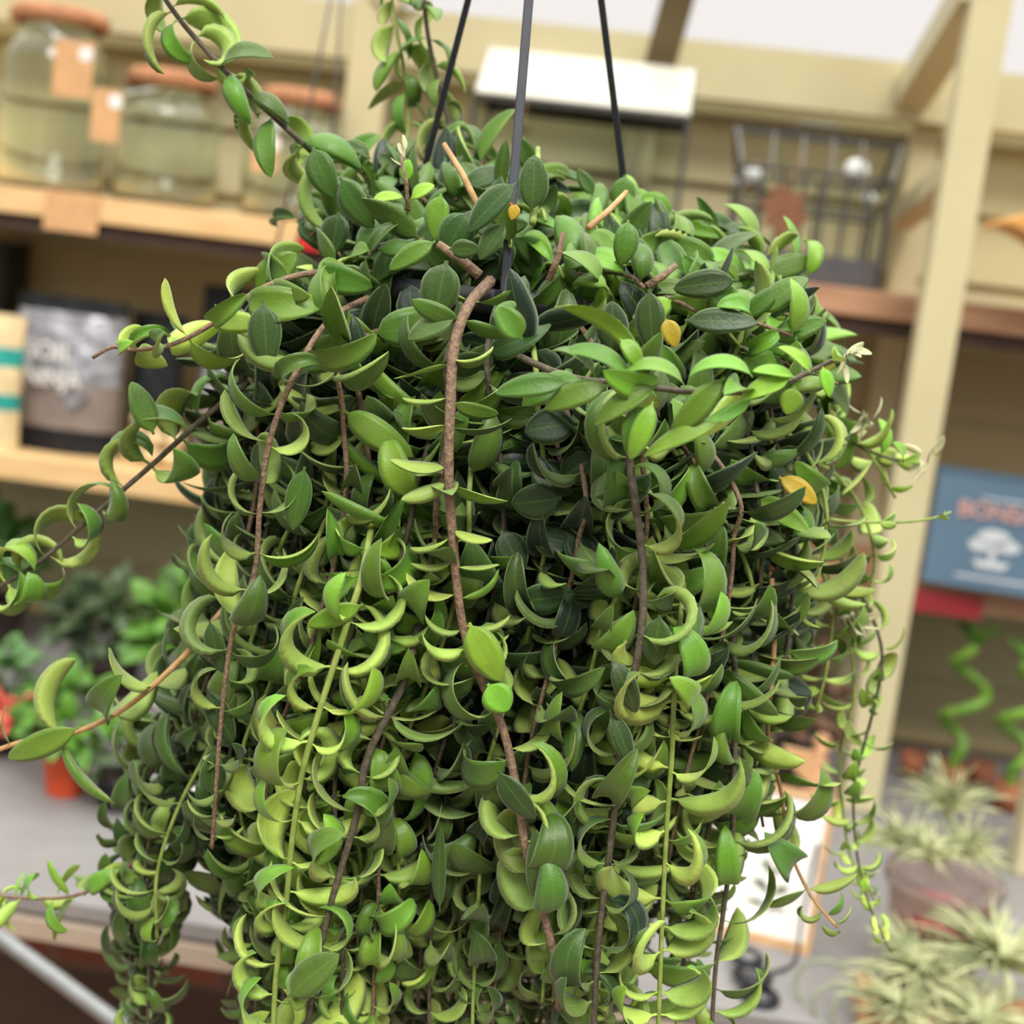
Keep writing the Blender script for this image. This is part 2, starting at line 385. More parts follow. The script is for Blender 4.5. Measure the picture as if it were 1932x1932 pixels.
vine([(700, 515, .87), (640, 512, .85), (560, 520, .83), (480, 552, .82), (410, 605, .81), (330, 648, .81), (260, 660, .81), (212, 655, .81), (175, 675, .81)],
     (.0021, .0011), STEM, spacing=.0165, size=.046, curl=1.9, csd=.9, age=(.4, .75), decuss=.6, alpha=(0, .5), start=.15, end=.93)
vine([(470, 720, .87), (380, 792, .86), (300, 865, .855), (225, 930, .85), (150, 995, .85), (80, 1055, .85), (20, 1095, .85), (-50, 1130, .85)],
     (.0019, .0013), STEMD, spacing=.0205, size=.056, curl=3.5, csd=.35, age=(.3, .6), az0=0.1, aznoise=.3, alpha=(.0, .4), face=-.1, out=.6, wid=.42, tipsize=.9)
vine([(440, 1130, .86), (400, 1175, .85), (345, 1240, .84), (260, 1318, .83), (190, 1362, .82), (120, 1388, .82), (40, 1400, .82), (-30, 1425, .82)],
     (.0020, .0014), STEMO, spacing=.034, size=.048, curl=1.9, csd=.9, age=(.4, .6), decuss=.3, start=.1, face=.3)
vine([(700, 560, .86), (640, 590, .82), (600, 630, .80), (565, 690, .79), (530, 765, .785), (505, 850, .785), (490, 960, .785), (480, 1080, .785), (440, 1190, .785), (420, 1330, .785), (408, 1480, .785), (400, 1600, .79)],
     (.0020, .0012), STEM, spacing=.020, size=.046, wid=.36, curl=2.4, csd=.8, age=(.45, .25), decuss=.5)
vine([(1150, 700, .84), (1183, 800, .785), (1188, 880, .775), (1200, 960, .77), (1212, 1060, .77), (1212, 1170, .765), (1195, 1280, .765), (1172, 1400, .765), (1158, 1540, .765), (1138, 1700, .765), (1125, 1830, .765), (1118, 2000, .765)],
     (.0025, .0018), STEMD, spacing=.0225, size=.052, wid=.38, curl=3.3, csd=.45, az0=0, aznoise=.35, age=(.25, .2), tipsize=1, face=.3, start=.1)
vine([(700, 1000, .80), (682, 1090, .775), (660, 1160, .77), (635, 1240, .77), (600, 1350, .765), (570, 1460, .765), (552, 1580, .765), (540, 1700, .765), (520, 1850, .765), (515, 2000, .765)],
     (.0020, .0016), STEMG, spacing=.021, size=.050, wid=.39, curl=2.9, csd=.6, az0=0.1, aznoise=.5, age=(.8, .75), tipsize=1, face=-.1)
vine([(790, 1180, .79), (760, 1290, .775), (715, 1380, .77), (690, 1440, .77), (672, 1540, .768), (640, 1650, .766), (610, 1760, .766), (590, 1850, .766), (575, 2000, .766)],
     (.0024, .0018), STEMD, spacing=.021, size=.048, wid=.39, curl=2.9, csd=.6, az0=0.2, aznoise=.5, age=(.5, .6), tipsize=1)
vine([(1290, 1100, .80), (1280, 1200, .785), (1272, 1300, .775), (1268, 1420, .775), (1258, 1560, .775), (1252, 1680, .775), (1247, 1800, .775), (1240, 2000, .775)],
     (.0016, .0013), STEMG, spacing=.019, size=.052, wid=.38, curl=3.1, csd=.5, az0=0.0, aznoise=.4, age=(.7, .75), tipsize=1, face=-.2)
vine([(1455, 1080, .87), (1462, 1180, .86), (1455, 1300, .86), (1450, 1390, .86), (1475, 1500, .86), (1490, 1600, .86), (1530, 1690, .86), (1580, 1750, .86)],
     (.0018, .0009), STEMO, spacing=.024, size=.044, curl=1.4, csd=.8, age=(.4, .5), decuss=.5, start=.25)
vine([(1400, 620, .95), (1450, 660, .95), (1520, 730, .98), (1570, 790, .99), (1620, 840, 1.0), (1680, 865, 1.0), (1730, 870, 1.0)],
     (.0018, .0009), STEMD, spacing=.018, size=.040, curl=1.8, csd=.8, age=(.5, .95), decuss=.5, start=.2, tipsize=.6)
vine([(1500, 960, .95), (1560, 978, .95), (1610, 984, .95), (1700, 985, .95), (1760, 978, .95), (1795, 966, .95)],
     (.0011, .0008), STEMG, spacing=.032, size=.018, curl=.5, csd=.3, age=(.8, .9), tipsize=.5, alpha=(.3, 1.0))
vine([(1560, 1000, 1.0), (1600, 1080, 1.0), (1640, 1150, 1.0), (1664, 1230, 1.0), (1655, 1310, 1.0), (1632, 1400, 1.0), (1612, 1480, 1.0), (1612, 1560, 1.0), (1622, 1640, 1.0), (1645, 1720, 1.0), (1680, 1795, 1.0)],
     (.0014, .0008), STEMD, spacing=.0155, size=.026, curl=1.8, csd=.8, age=(.35, .9), decuss=.6, face=.0)
vine([(1540, 1020, 1.02), (1575, 1120, 1.02), (1605, 1220, 1.02), (1610, 1320, 1.02), (1585, 1420, 1.02), (1590, 1520, 1.02), (1606, 1620, 1.02), (1650, 1700, 1.02)],
     (.0013, .0008), STEMG, spacing=.018, size=.025, curl=1.8, csd=.8, age=(.4, .9), decuss=.6)
vine([(330, 1560, .90), (260, 1620, .89), (190, 1670, .88), (130, 1692, .87), (60, 1695, .87), (0, 1690, .87), (-40, 1680, .87)],
     (.0016, .0009), STEM, spacing=.0095, size=.030, curl=1.4, csd=.6, age=(.5, .95), decuss=.6, start=.1, alpha=(.2, .8))
vine([(1380, 1180, .85), (1388, 1300, .84), (1385, 1450, .835), (1380, 1600, .835), (1365, 1720, .835), (1350, 1830, .835), (1340, 2000, .835)],
     (.0020, .0013), STEMD, spacing=.022, size=.048, wid=.36, curl=2.0, csd=.8, age=(.35, .5), decuss=.5, tipsize=1)
vine([(1490, 900, .90), (1500, 1000, .89), (1495, 1120, .88), (1480, 1240, .88), (1440, 1340, .88), (1425, 1450, .88), (1440, 1560, .88)],
     (.0018, .001), STEMD, spacing=.020, size=.046, curl=1.1, csd=.7, age=(.3, .45), decuss=.5)
for cps in ([(1430, 700, .97), (1520, 740, .99), (1590, 800, 1.0), (1650, 870, 1.0), (1690, 940, 1.0)],
            [(1500, 860, .98), (1570, 890, 1.0), (1625, 960, 1.0), (1650, 1050, 1.0), (1640, 1120, 1.0)],
            [(1480, 1000, .95), (1540, 1060, .97), (1570, 1150, .98), (1560, 1260, .98), (1540, 1340, .98)],
            [(1470, 800, .90), (1530, 870, .90), (1560, 970, .90), (1545, 1080, .90), (1500, 1180, .90)]):
    vine(cps, (.0016, .0009), STEMG, spacing=.019, size=.036, curl=1.7, csd=.9, age=(.35, .85), decuss=.5, start=.15)
n_hero = nv[0]

# ---- the curtain
def xl(y): return np.interp(y, [450, 600, 700, 850, 1000, 1150, 1300, 1450, 1600, 1800, 2000], [570, 480, 420, 440, 420, 375, 325, 255, 235, 255, 265])
def xr(y): return np.interp(y, [450, 600, 700, 850, 1000, 1150, 1300, 1450, 1600, 1800, 2000], [1420, 1460, 1480, 1510, 1530, 1520, 1490, 1450, 1410, 1375, 1360])
def curtain_cps(u, layer, ytop, yend):
    cps = []
    yy = 560+random.uniform(-30, 30)
    cps.append((955+(u-.5)*420, yy, .95-.06*layer))
    wob = random.uniform(-14, 14); ph = random.uniform(0, 6)
    y = ytop; n = 0
    while y < yend:
        a, b = xl(y), xr(y); x = a+(b-a)*u+wob*math.sin(y/170+ph)
        g = min(1, max(0, (y-1430)/220))
        xt = 228+u/.12*80 if u < .12 else 440+(b-440)*(u-.12)/.88
        x += (xt+wob*.5*math.sin(y/170+ph)-x)*g
        bulge = math.sqrt(max(0, 1-(2*u-1)**2))
        Y = .97-(.175*bulge+.015)*layer-random.uniform(0, .004)
        cps.append((x, y, Y)); y += 120; n += 1
    return cps
K = 100-n_hero-36
for i in range(K):
    u = (i+random.uniform(.15, .85))/K
    u = .5+.5*np.sign(u-.5)*abs(2*u-1)**.9 if True else u
    layer = (1.0, .80, .94, .72)[i % 4]
    yt = random.choice((660, 760, 900, 1050)) if .1 < u < .9 else 640
    ye = random.uniform(1800, 2120) if u < .82 else random.uniform(1400, 2000)
    if u > .93: ye = random.uniform(1150, 1450)
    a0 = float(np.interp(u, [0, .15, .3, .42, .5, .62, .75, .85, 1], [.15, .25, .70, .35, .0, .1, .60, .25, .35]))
    if layer < .85: a0 = a0*.35-.06  # recessed vines get darker leaf colour, painting the shade inside the mass
    if .40 < u < .56: layer *= .86
    cu = (1.0, 3.1) if u < .72 else (.9, 1.9)
    vine(curtain_cps(float(u), layer, yt, ye), (.0018, .0011), random.choice((STEM, STEMD, STEMG)),
         spacing=.0185, size=.047, wid=.41, curl=cu, csd=.7, age=(a0-.08, a0+.25*random.random()), decuss=.45, tipsize=.6, start=.12 if u > .1 else .05)  # age is lowered on recessed vines as painted shade
# ---- inner growth nobody could count
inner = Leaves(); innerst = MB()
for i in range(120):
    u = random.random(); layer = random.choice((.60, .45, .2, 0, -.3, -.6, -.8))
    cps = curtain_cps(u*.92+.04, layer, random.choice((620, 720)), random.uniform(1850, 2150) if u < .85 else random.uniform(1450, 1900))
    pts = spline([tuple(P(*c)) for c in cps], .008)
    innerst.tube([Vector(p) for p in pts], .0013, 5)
    leaves_on(inner, pts, spacing=.017, size=.044, wid=.45, curl=1.7, csd=.9, age=(-.15, .12), decuss=.5)  # lowest leaf values: interior shade put into the leaf colour
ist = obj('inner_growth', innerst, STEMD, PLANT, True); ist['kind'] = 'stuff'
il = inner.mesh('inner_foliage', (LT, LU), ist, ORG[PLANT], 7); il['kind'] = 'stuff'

# ---- crown: short shoots over the rim
def ytop(x): return np.interp(x, [560, 620, 700, 760, 900, 1000, 1080, 1150, 1250, 1330, 1420, 1500, 1560], [480, 320, 290, 270, 260, 290, 350, 340, 370, 400, 430, 520, 610])
for i in range(36):
    x = 590+ (i+.5)/36*930+random.uniform(-12, 12); row = i % 3
    yt = float(ytop(x))+[34, 95, 175][row]+random.uniform(-8, 14)
    Yt = [1.0, .93, .86][row]
    bx = 955+(x-955)*.45
    vine([(bx, 560, .95), ((bx+x)/2-(x-955)*.03, (560+yt)/2-25, (.95+Yt)/2), (x, yt, Yt), (x+(x-955)*.13, yt+22, Yt-.012)], (.0018, .0011),
         random.choice((STEM, STEMG, STEMD)), spacing=.0145, size=.042, curl=1.0 if x < 1050 else 2.0, csd=.7,
         age=(.12, .32) if x < 1050 else (.35, .62), decuss=.6, wid=.46, tipsize=.8, alpha=(-.3, .5), face=.45, out=1.2)
crown = Leaves()
for i in range(360):                    # dense crown leaves between the shoots
    x = random.uniform(590, 1520); y0 = float(ytop(x)); y = random.uniform(y0+35, 720)
    if x < 650 and y < 540: continue
    t = (y-y0)/(720-y0)
    Y = 1.02-.19*t**.7*math.sqrt(max(.05, 1-((x-1000)/560)**2)) + .012
    p = P(x, y, Y); a = random.uniform(0, 2*PI)
    d = np.array((math.cos(a)+.35*(x-1000)/400, -.35+.5*math.sin(a)*.6, math.sin(a)*.8+.1))
    n = np.array((0, -.75, .65))+rng.normal(0, .45, 3)
    s_ = random.uniform(.028, .047)
    crown.add(p, d, n, s_, s_*.45, random.gauss(1.0, .8), random.gauss(.2, .3), random.gauss(0, .4), random.gauss(.08 if x < 1080 else .36, .22))
ic = crown.mesh('crown_foliage', (LT, LU), PLANT, ORG[PLANT]); ic['kind'] = 'stuff'

# ---- single leaves that stand out, from stalk to tip, in their own orientation
def lone(x0, y0, x1, y1, Y, w, age, curl=.4, dY=0, nx=0, nz=.3, fold=.2, tw=0, under=False):
    a, b = P(x0, y0, Y), P(x1, y1, Y+dY); d = b-a; L = d.length
    n = Vector((nx, -1, nz)) if not under else Vector((nx, 1, -nz))
    k = curl/2; L2 = L*(k/math.sin(k) if abs(k) > .01 else 1)
    nd = n-d.normalized()*n.dot(d.normalized()); nd.normalize(); dd = d.normalized()
    d2 = dd*math.cos(k)+nd*math.sin(k); n2 = nd*math.cos(k)-dd*math.sin(k)
    lv = Leaves(); lv.add(tuple(a), tuple(d2), tuple(n2), L2, w*Y/F, curl, fold, tw, age); o = lv.mesh('leaf', (LT, LU), PLANT, ORG[PLANT], 16); return o
LN = [  # x0,y0,x1,y1,Y,w,age,curl
 (843, 492, 822, 600, .80, 82, .12, .5), (1003, 400, 1008, 292, .82, 62, .14, .3), (975, 345, 885, 438, .82, 62, .14, .5),
 (885, 400, 838, 478, .83, 74, .12, .5), (955, 420, 905, 490, .82, 50, .15, .4), (642, 335, 706, 430, .86, 68, .25, .5),
 (590, 278, 628, 372, .88, 62, .25, .7), (1225, 545, 1235, 668, .80, 66, .10, .4), (1152, 660, 1155, 568, .81, 70, .08, .3),
 (496, 568, 505, 690, .80, 72, .10, .3), (832, 365, 820, 452, .84, 54, .62, .4), (822, 455, 735, 508, .83, 44, .5, .8),
 (640, 400, 628, 480, .88, 66, .15, .4), (1292, 605, 1430, 610, .83, 56, .06, .3),
 (1185, 415, 1170, 500, .84, 52, .45, .9), (1390, 530, 1270, 545, .84, 60, .12, .6), (1430, 590, 1525, 525, .86, 56, .35, .6),
 (1450, 640, 1560, 605, .86, 50, .35, .5), (575, 880, 552, 1000, .79, 56, .25, .3), (960, 600, 940, 575, .79, 60, .3, .3),
 (1060, 940, 965, 950, .79, 78, .06, .4), (1090, 800, 990, 815, .80, 84, .04, .3), (1070, 1000, 1130, 1090, .80, 80, .04, .3), (860, 600, 770, 640, .79, 56, .2, .5), (848, 470, 905, 470, .8, 40, .2, .5), (1000, 880, 1080, 930, .80, 80, .08, .3), (1000, 1010, 1090, 1030, .80, 76, .08, .3),
 (975, 1135, 1085, 1120, .79, 68, .10, .5), (1130, 860, 1060, 900, .80, 84, .06, .3), (945, 1000, 985, 1080, .80, 70, .08, .3),
 (1400, 600, 1475, 540, .86, 40, .4, .6), (1180, 330, 1170, 400, .97, 50, .3, .4), (1120, 370, 1090, 320, .96, 30, .25, .3),
 (1020, 1710, 1012, 1565, .755, 58, .14, .5), (940, 1455, 1010, 1545, .757, 60, .12, .5), (1155, 1245, 1200, 1345, .757, 52, .12, .6),
 (1150, 1340, 1190, 1450, .757, 46, .12, .7), (395, 1170, 420, 1270, .79, 46, .14, .4), (390, 1300, 440, 1400, .79, 56, .12, .4),
 (400, 1500, 400, 1420, .79, 60, .12, .3), (1245, 1160, 1235, 1255, .765, 62, .12, .4), (885, 1175, 945, 1285, .765, 78, .85, .5),
 (920, 1290, 960, 1340, .765, 70, .8, .6), (480, 555, 560, 478, .85, 70, .55, .5), (150, 1372, 15, 1430, .815, 60, .5, .5),
 (685, 1140, 580, 1180, .77, 48, .8, .4), (830, 1720, 832, 1560, .78, 34, .15, .2), (545, 1880, 640, 1800, .74, 80, .3, .4),
 (1000, 600, 975, 560, .80, 40, .2, .3), (290, 820, 248, 720, .83, 56, .35, .5), (700, 300, 640, 275, .93, 46, .3, .7)]
for q in LN:
    x0, y0, x1, y1, Y, w, ag, cu = q
    lone(x0, y0, x1, y1, Y, w, ag, cu, nx=random.uniform(-.4, .4), nz=random.uniform(.0, .6), tw=random.gauss(0, .25))
UL = [(700, 380, 760, 372, .85, 30, .95, .8), (765, 345, 770, 300, .86, 30, 1, .5), (775, 375, 820, 350, .85, 36, .95, .6)]
for q in UL: lone(*q[:8], nz=.8)
RL = [(1075, 722, 935, 742, 48, .35, .9, .3), (1150, 727, 1028, 772, 50, .35, .8, .4), (1240, 727, 1122, 802, 48, .4, .9, .4), (1368, 712, 1264, 824, 52, .5, .8, .3),
 (1122, 712, 1035, 665, 40, .3, 2.0, 1.5), (1190, 722, 1058, 668, 44, .45, 1.8, 1.4), (1290, 727, 1168, 715, 44, .6, 2.3, 1.3), (1420, 712, 1300, 712, 42, .85, 2.2, 1.2),
 (1422, 748, 1322, 800, 44, .65, -1.4, 1.2), (1492, 714, 1396, 757, 46, .75, .6, .5), (1200, 765, 1186, 858, 42, .35, .6, .2), (1232, 758, 1188, 866, 44, .7, 1.2, .2),
 (1362, 795, 1214, 862, 42, .75, .9, .6), (1500, 730, 1484, 782, 46, .95, .3, .1), (1528, 702, 1468, 655, 34, .95, .9, 1.0), (1552, 692, 1566, 748, 28, 1.0, .4, .2),
 (1046, 580, 1210, 700, 46, .8, -2.0, -1.0), (1170, 640, 1205, 695, 36, .75, 1.5, 1.0), (985, 640, 940, 580, 56, .3, .8, .4), (1500, 712, 1420, 700, 30, .9, .8, 1.0)]
for x0, y0, x1, y1, w, ag, cu, nz_ in RL: lone(x0, y0, x1, y1, .728, w*1.08, ag+.12, cu, nz=nz_, nx=random.uniform(-.2, .2), fold=random.uniform(.1, .5), tw=random.uniform(-.5, .5))
# dry bare stubs of cut stems
for a, b, r_, mt in (((838, 272, .87), (900, 385, .84), .0019, STEMO), ((1015, 280, .9), (1005, 420, .82), .0020, STEMG), ((1064, 438, .80), (1035, 530, .80), .0018, STEM),
                     ((1182, 362, .88), (1110, 430, .84), .0018, STEMO), ((826, 460, .81), (905, 520, .81), .0028, STEM), ((755, 290, .85), (770, 400, .85), .0012, STEM),
                     ((1275, 500, .86), (1220, 540, .85), .0022, STEM)):
    obj('cut_stub', MB().tube([P(*a), P((a[0]+b[0])/2+4, (a[1]+b[1])/2, (a[2]+b[2])/2), P(*b)], [r_*.8, r_, r_*1.1], 7), mt, PLANT, True)
# bud clusters
bd = Leaves()
for (x, y, Y, n_, s_) in ((1590, 672, .77, 6, .012), (1590, 1160, .98, 9, .022), (1750, 870, 1.0, 5, .016), (1640, 790, .98, 7, .016), (760, 300, .86, 4, .010)):
    for k in range(n_):
        d = rng.normal(0, 1, 3); d[1] -= .4; n = rng.normal(0, 1, 3)
        bd.add(tuple(P(x+random.uniform(-14, 14), y+random.uniform(-14, 14), Y)), d, n, s_, s_*.4, .5, .4, 0, 1.3)
BUDU = leaf_mat('young_hairy_leaf', (.5, .58, .2, 1), (.62, .62, .34, 1), (.7, .66, .5, 1))
bo = bd.mesh('bud_cluster', (BUDU, BUDU), PLANT, ORG[PLANT]); bo['kind'] = 'stuff'
# yellowed leaves
YEL = leaf_mat('yellowed_leaf', (.60, .50, .03, 1), (.66, .46, .03, 1), (.7, .5, .1, 1))
for q in ((1470, 900, 1540, 950, .87, 44, .5, .9), (1255, 600, 1275, 655, .795, 40, .5, .5), (975, 385, 965, 415, .815, 26, .5, .3)):
    x0, y0, x1, y1, Y, w, ag, cu = q; o = lone(x0, y0, x1, y1, Y, w, ag, cu); o.data.materials[0] = YEL; o.data.materials[1] = YEL; o['label'] = 'yellowed leaf'
# small coral flowers that show through the right-hand vines
FL = mat('coral_flower', srgb(236, 118, 84), .5, .1, 60)
for x, y in ((1418, 1030), (1462, 1082), (1432, 1150), (1436, 1205), (1400, 1385), (950, 395)):
    mb = MB(); c = P(x, y, .90 if x > 1000 else .86)
    for k in range(4):
        a = k*PI/2+random.random(); mb.ball(c+Vector((math.cos(a)*.0035, 0, math.sin(a)*.0035)), .0034, 6)
    obj('flower', mb, FL if x > 1000 else REDT, PLANT, True)['label'] = 'tiny coral flower' if x > 1000 else 'tiny red flower'

# ================================================================== THE ROOM
YW = 2.80                                   # wall
YS = 2.42                                   # shelf fronts
zrail0 = P(1290, 180, 2.68).z; zrail1 = P(1290, 72, 2.68).z
zsh1 = P(300, 385, YS).z                     # upper shelf top
zsh2 = P(100, 868, YS).z                     # middle shelf top
ZT = P(142, 1699, 1.55).z                    # table top
XL_, XR_ = -2.2, 2.2
mb = MB(); z = .0; bh = .122; wt = zrail1-.02
prof = []
while z < wt:
    z1 = min(z+bh, wt); prof += [(YW-.016, z), (YW-.004, z1-.012), (YW-.001, z1-.011), (YW-.001, z1-.002), (YW-.014, z1)]; z = z1
for i in range(len(prof)-1):
    (ya, za), (yb, zb) = prof[i], prof[i+1]
    mb.add([(XL_, ya, za), (XR_, ya, za), (XR_, yb, zb), (XL_, yb, zb)], [(0, 1, 2, 3)])
mb.box(XL_, XR_, YW+.004, YW+.06, 0, wt)
struct('wall_back', mb, SIDING)
struct('trim_1', MB().box(XL_, XR_, 2.68, 2.725, zrail0, zrail1), PAINT)
struct('floor', MB().box(XL_, XR_, -1.5, 3.0, -.05, 0), FLOORM)
struct('baseboard_back', MB().box(XL_, XR_, YW-.03, YW-.008, 0, ZT-.10), BRICK)
# beam above the view that carries the hanging basket
struct('ceiling_beams_unseen', MB().box(XL_, XR_, APEX.y-.03, APEX.y+.03, 2.5, 2.58).box(XL_, XR_, 2.38, 2.44, 2.5, 2.58).box(XL_, XL_+.06, APEX.y, 2.44, 2.5, 2.58).box(XR_-.06, XR_, APEX.y, 2.44, 2.5, 2.58), PAINT)

def post(px, py, Y, w, name, label, z0, z1, dep=None, mt=PAINT):
    x = P(px, py, Y).x; d = dep or w
    return tag(obj(name, MB().box(x-w/2, x+w/2, Y, Y+d, z0, z1), mt, bevel=.003), label, 'post')
pR = post(1768, 640, 2.28, .058, 'shelf_post', 'wide cream wooden post in front of the shelves, left of the blue box', ZT, 2.5, .05)
pB = post(1725, 400, 2.72, .050, 'shelf_post', 'narrow cream post against the siding, behind the wire-frame cage', ZT, zrail0, .045)
pL = post(694, 120, 2.655, .072, 'shelf_post', 'cream post right of the squat glass jars', ZT, 2.5, .022)
pF = post(1968, 1560, 2.10, .055, 'shelf_post', 'cream post at the right edge beside the potted air plants', ZT, 2.5, .05)
pX = post(1150, 700, 2.74, .05, 'shelf_post', 'cream post against the wall behind the hanging plant', ZT, zrail0, .04)
pY = post(1592, 1400, 2.60, .05, 'shelf_post', 'cream post seen between the trailing vines above the white frame', ZT, zsh2-.05, .04)
def brace(a, b, w, h, label, mt=PAINT):
    return tag(obj('shelf_brace', MB().beam(P(*a), P(*b), w, h), mt, bevel=.002), label, 'brace')
brace((1722, 176, 2.67), (1850, -30, 2.31), .055, .055, 'upper cream brace rising from the top rail to the wide post')
brace((1702, 412, 2.70), (1800, 325, 2.31), .04, .040, 'lower cream side brace between the narrow post and the wide post')
tag(obj('roof_strut', MB().beam(P(1312, -120, 2.5), P(1222, 205, 2.66), .052, .03, up=Vector((0, -1, 0))), STRUT), 'strut coloured dark for its shaded underside, crossing the cream top rail', 'strut')
tag(obj('roof_strut', MB().beam(P(1050, -320, 2.63), P(720, 10, 2.66), .05, .03, up=Vector((0, -1, 0))), PAINT), 'cream strut behind the top of the trailing plant', 'strut')

# shelves
SHELFSHADE = mat('shelf_shadow_tone', srgb(62, 44, 34), .7, .15, 20)  # dark colour for the strip that stands for the shadow under the upper shelf
xm = P(700, 450, YS).x
sh = 0.043
def shelf(x0, x1, zt, mt, label):
    t = thing('wall_shelf', label, 'shelf', ((x0+x1)/2, YS, zt-sh))
    obj('board', MB().box(x0, x1, YS, YW-.02, zt-sh, zt), mt, t, bevel=.002)
    if zt > 1.3: obj('shadow_strip', MB().box(x0, x1, YS+.012, YS+.045, zt-sh-.026, zt-sh), SHELFSHADE, t, bevel=.001)['label'] = 'dark strip painted as the shadow under the board'
    return t
shelf(XL_, xm, zsh1, LITBOARD, 'shelf board painted in its lit tone, carrying the glass jars')
shelf(xm+.002, XR_, zsh1, BROWNW, 'brown shelf board carrying the two glass terrariums')
shelf(XL_, xm, zsh2, LITBOARD, 'shelf board painted in its lit tone, below the silver and black bags')
shelf(xm+.002, XR_, zsh2, BROWNW, 'brown shelf board under the blue box')
def onfront(px, py, w, h, name, mt, label, cat, Y=YS-.004, th=.003):
    c = P(px, py, Y); return tag(obj(name, MB().box(c.x-w/2, c.x+w/2, Y-th, Y, c.z-h/2, c.z+h/2), mt, bevel=.0005), label, cat)
onfront(135, 400, .093, .066, 'price_card', KRAFT, 'tan kraft price card hanging on the upper shelf edge under the jars', 'card')
onfront(584, 450, .034, .036, 'red_label', REDT, 'bright red label on the upper shelf edge', 'label')
onfront(1788, 1140, .110, .036, 'shelf_tape', REDD, 'dark red tape on the shelf edge under the blue box', 'tape')

# glass jars
def jar(px, pytop, pybase, Y, rad, name_label, neck, tagp, tagsize, glass=GLASS):
    b = P(px, pybase, Y); b.z = zsh1; H = P(px, pytop, Y).z-zsh1-.0
    t = thing('glass_jar', name_label, 'jar', b, 'glass jars with cork lids')
    o = [(rad*.9, .001), (rad, .012), (rad, H*.70), (rad*.94, H*.76), (neck+.004, H*.84), (neck, H*.88), (neck+.004, H*.93)]
    i_ = [(r-.003, max(z, .006)) for r, z in o[::-1]]
    mb = MB().lathe(b, o+i_+[(.002, .006)], 40)
    obj('body', mb, glass, t, True)
    obj('lid', MB().lathe(b+Vector((0, 0, H*.915)), [(neck+.012, 0), (neck+.018, .008), (neck+.018, .022), (neck+.008, .032), (.01, .036)], 36), CORK, t, True)
    c = P(*tagp)
    k = obj('tag', MB().box(c.x-tagsize[0]/2, c.x+tagsize[0]/2, c.y-.001, c.y, c.z-tagsize[1]/2, c.z+tagsize[1]/2, None), KRAFT, t)
    obj('string', MB().tube([b+Vector((0, -neck-.006, H*.90)), c+Vector((.005, -.002, tagsize[1]*.38))], .0012, 5), PRINTW, k)
    obj('sticker', MB().lathe(c+Vector((tagsize[0]*.3, -.001, tagsize[1]*.28)), [(.012, 0), (.012, .001)], 16, Matrix.Rotation(PI/2, 4, 'X').to_3x3()), WHITE, k)
    return t
jar(92, 22, 350, 2.56, .094, 'tall glass jar with a cork lid and tag, leftmost on the shelf', .066, (138, 130, 2.44), (.068, .092))
jar(305, 150, 400, 2.58, .092, 'squat glass jar with a cork lid beside the tall jar', .060, (200, 218, 2.44), (.050, .086))
jar(545, 185, 430, 2.60, .090, 'squat glass jar with a cork lid behind the long arching vine', .052, (500, 290, 2.49), (.045, .06))
# a pair of thin wires of another hanging pot
a = P(655, -160, 1.9)
t = thing('wire_hanger', 'thin grey wire hanger dangling in front of the glass jars', 'hanger', P(560, 470, 1.9))
for (x, y) in ((575, 250), (628, 250)):
    obj('wire', MB().tube([a, P(x, y, 1.9), P(520 if x < 600 else 556, 470, 1.9)], .0022, 6), METAL, t, True)
obj('ring', MB().tube([P(538+22*math.cos(q), 470+9*math.sin(q), 1.9) for q in np.linspace(0, 2*PI, 16)], .002, 6), STEEL, t, True)
obj('rod', MB().tube([a, Vector((a.x, a.y, 2.5))], .002, 6), STEEL, t, True)

# glass-house terrarium (middle of the upper shelf)
x0 = P(880, 330, 2.46).x; x1 = P(1285, 330, 2.46).x; y0, y1 = 2.46, 2.66
ze = P(1080, 200, 2.46).z; zr_ = ze+.085
t = thing('glass_terrarium', 'large glass terrarium with a frosted white roof behind the plant', 'terrarium', ((x0+x1)/2, (y0+y1)/2, zsh1))
fr = MB(); e = .004
for xx in (x0, x1):
    for yy in (y0, y1): fr.box(xx-e, xx+e, yy-e, yy+e, zsh1, ze)
for zz in (zsh1+.004, ze):
    for yy in (y0, y1): fr.box(x0, x1, yy-e, yy+e, zz-e, zz+e)
    for xx in (x0, x1): fr.box(xx-e, xx+e, y0, y1, zz-e, zz+e)
ym = (y0+y1)/2
for xx in (x0, x1):
    for yy in (y0, y1): fr.beam((xx, yy, ze), (xx, ym, zr_), .007, .007)
fr.box(x0, x1, ym-e, ym+e, zr_-e, zr_+e)
obj('metal_frame', fr, METAL, t)
for yy in (y0, y1):
    obj('glass_pane', MB().box(x0, x1, yy-.001, yy+.001, zsh1+.005, ze-.004), PANE, t)
    obj('roof_pane', MB().prism([(x0, yy, ze+.005), (x1, yy, ze+.005), (x1, ym, zr_+.004), (x0, ym, zr_+.004)], (0, 0, .003)), FROST, t)
for xx in (x0, x1): obj('glass_pane', MB().box(xx-.001, xx+.001, y0, y1, zsh1+.005, ze-.004), PANE, t)
st = P(985, 245, 2.455)
t2 = thing('straw_star', 'small straw star ornament tied to the terrarium roof', 'ornament', st)
mb = MB()
for k in range(6):
    a = k*PI/3; mb.beam(st-Vector((math.cos(a), 0, math.sin(a)))*.016, st+Vector((math.cos(a), 0, math.sin(a)))*.016, .002, .002, up=Vector((0, -1, 0)))
obj('star', mb, KRAFT, t2); obj('string', MB().tube([st, Vector((st.x, st.y, ze))], .0008, 5), KRAFT, t2)

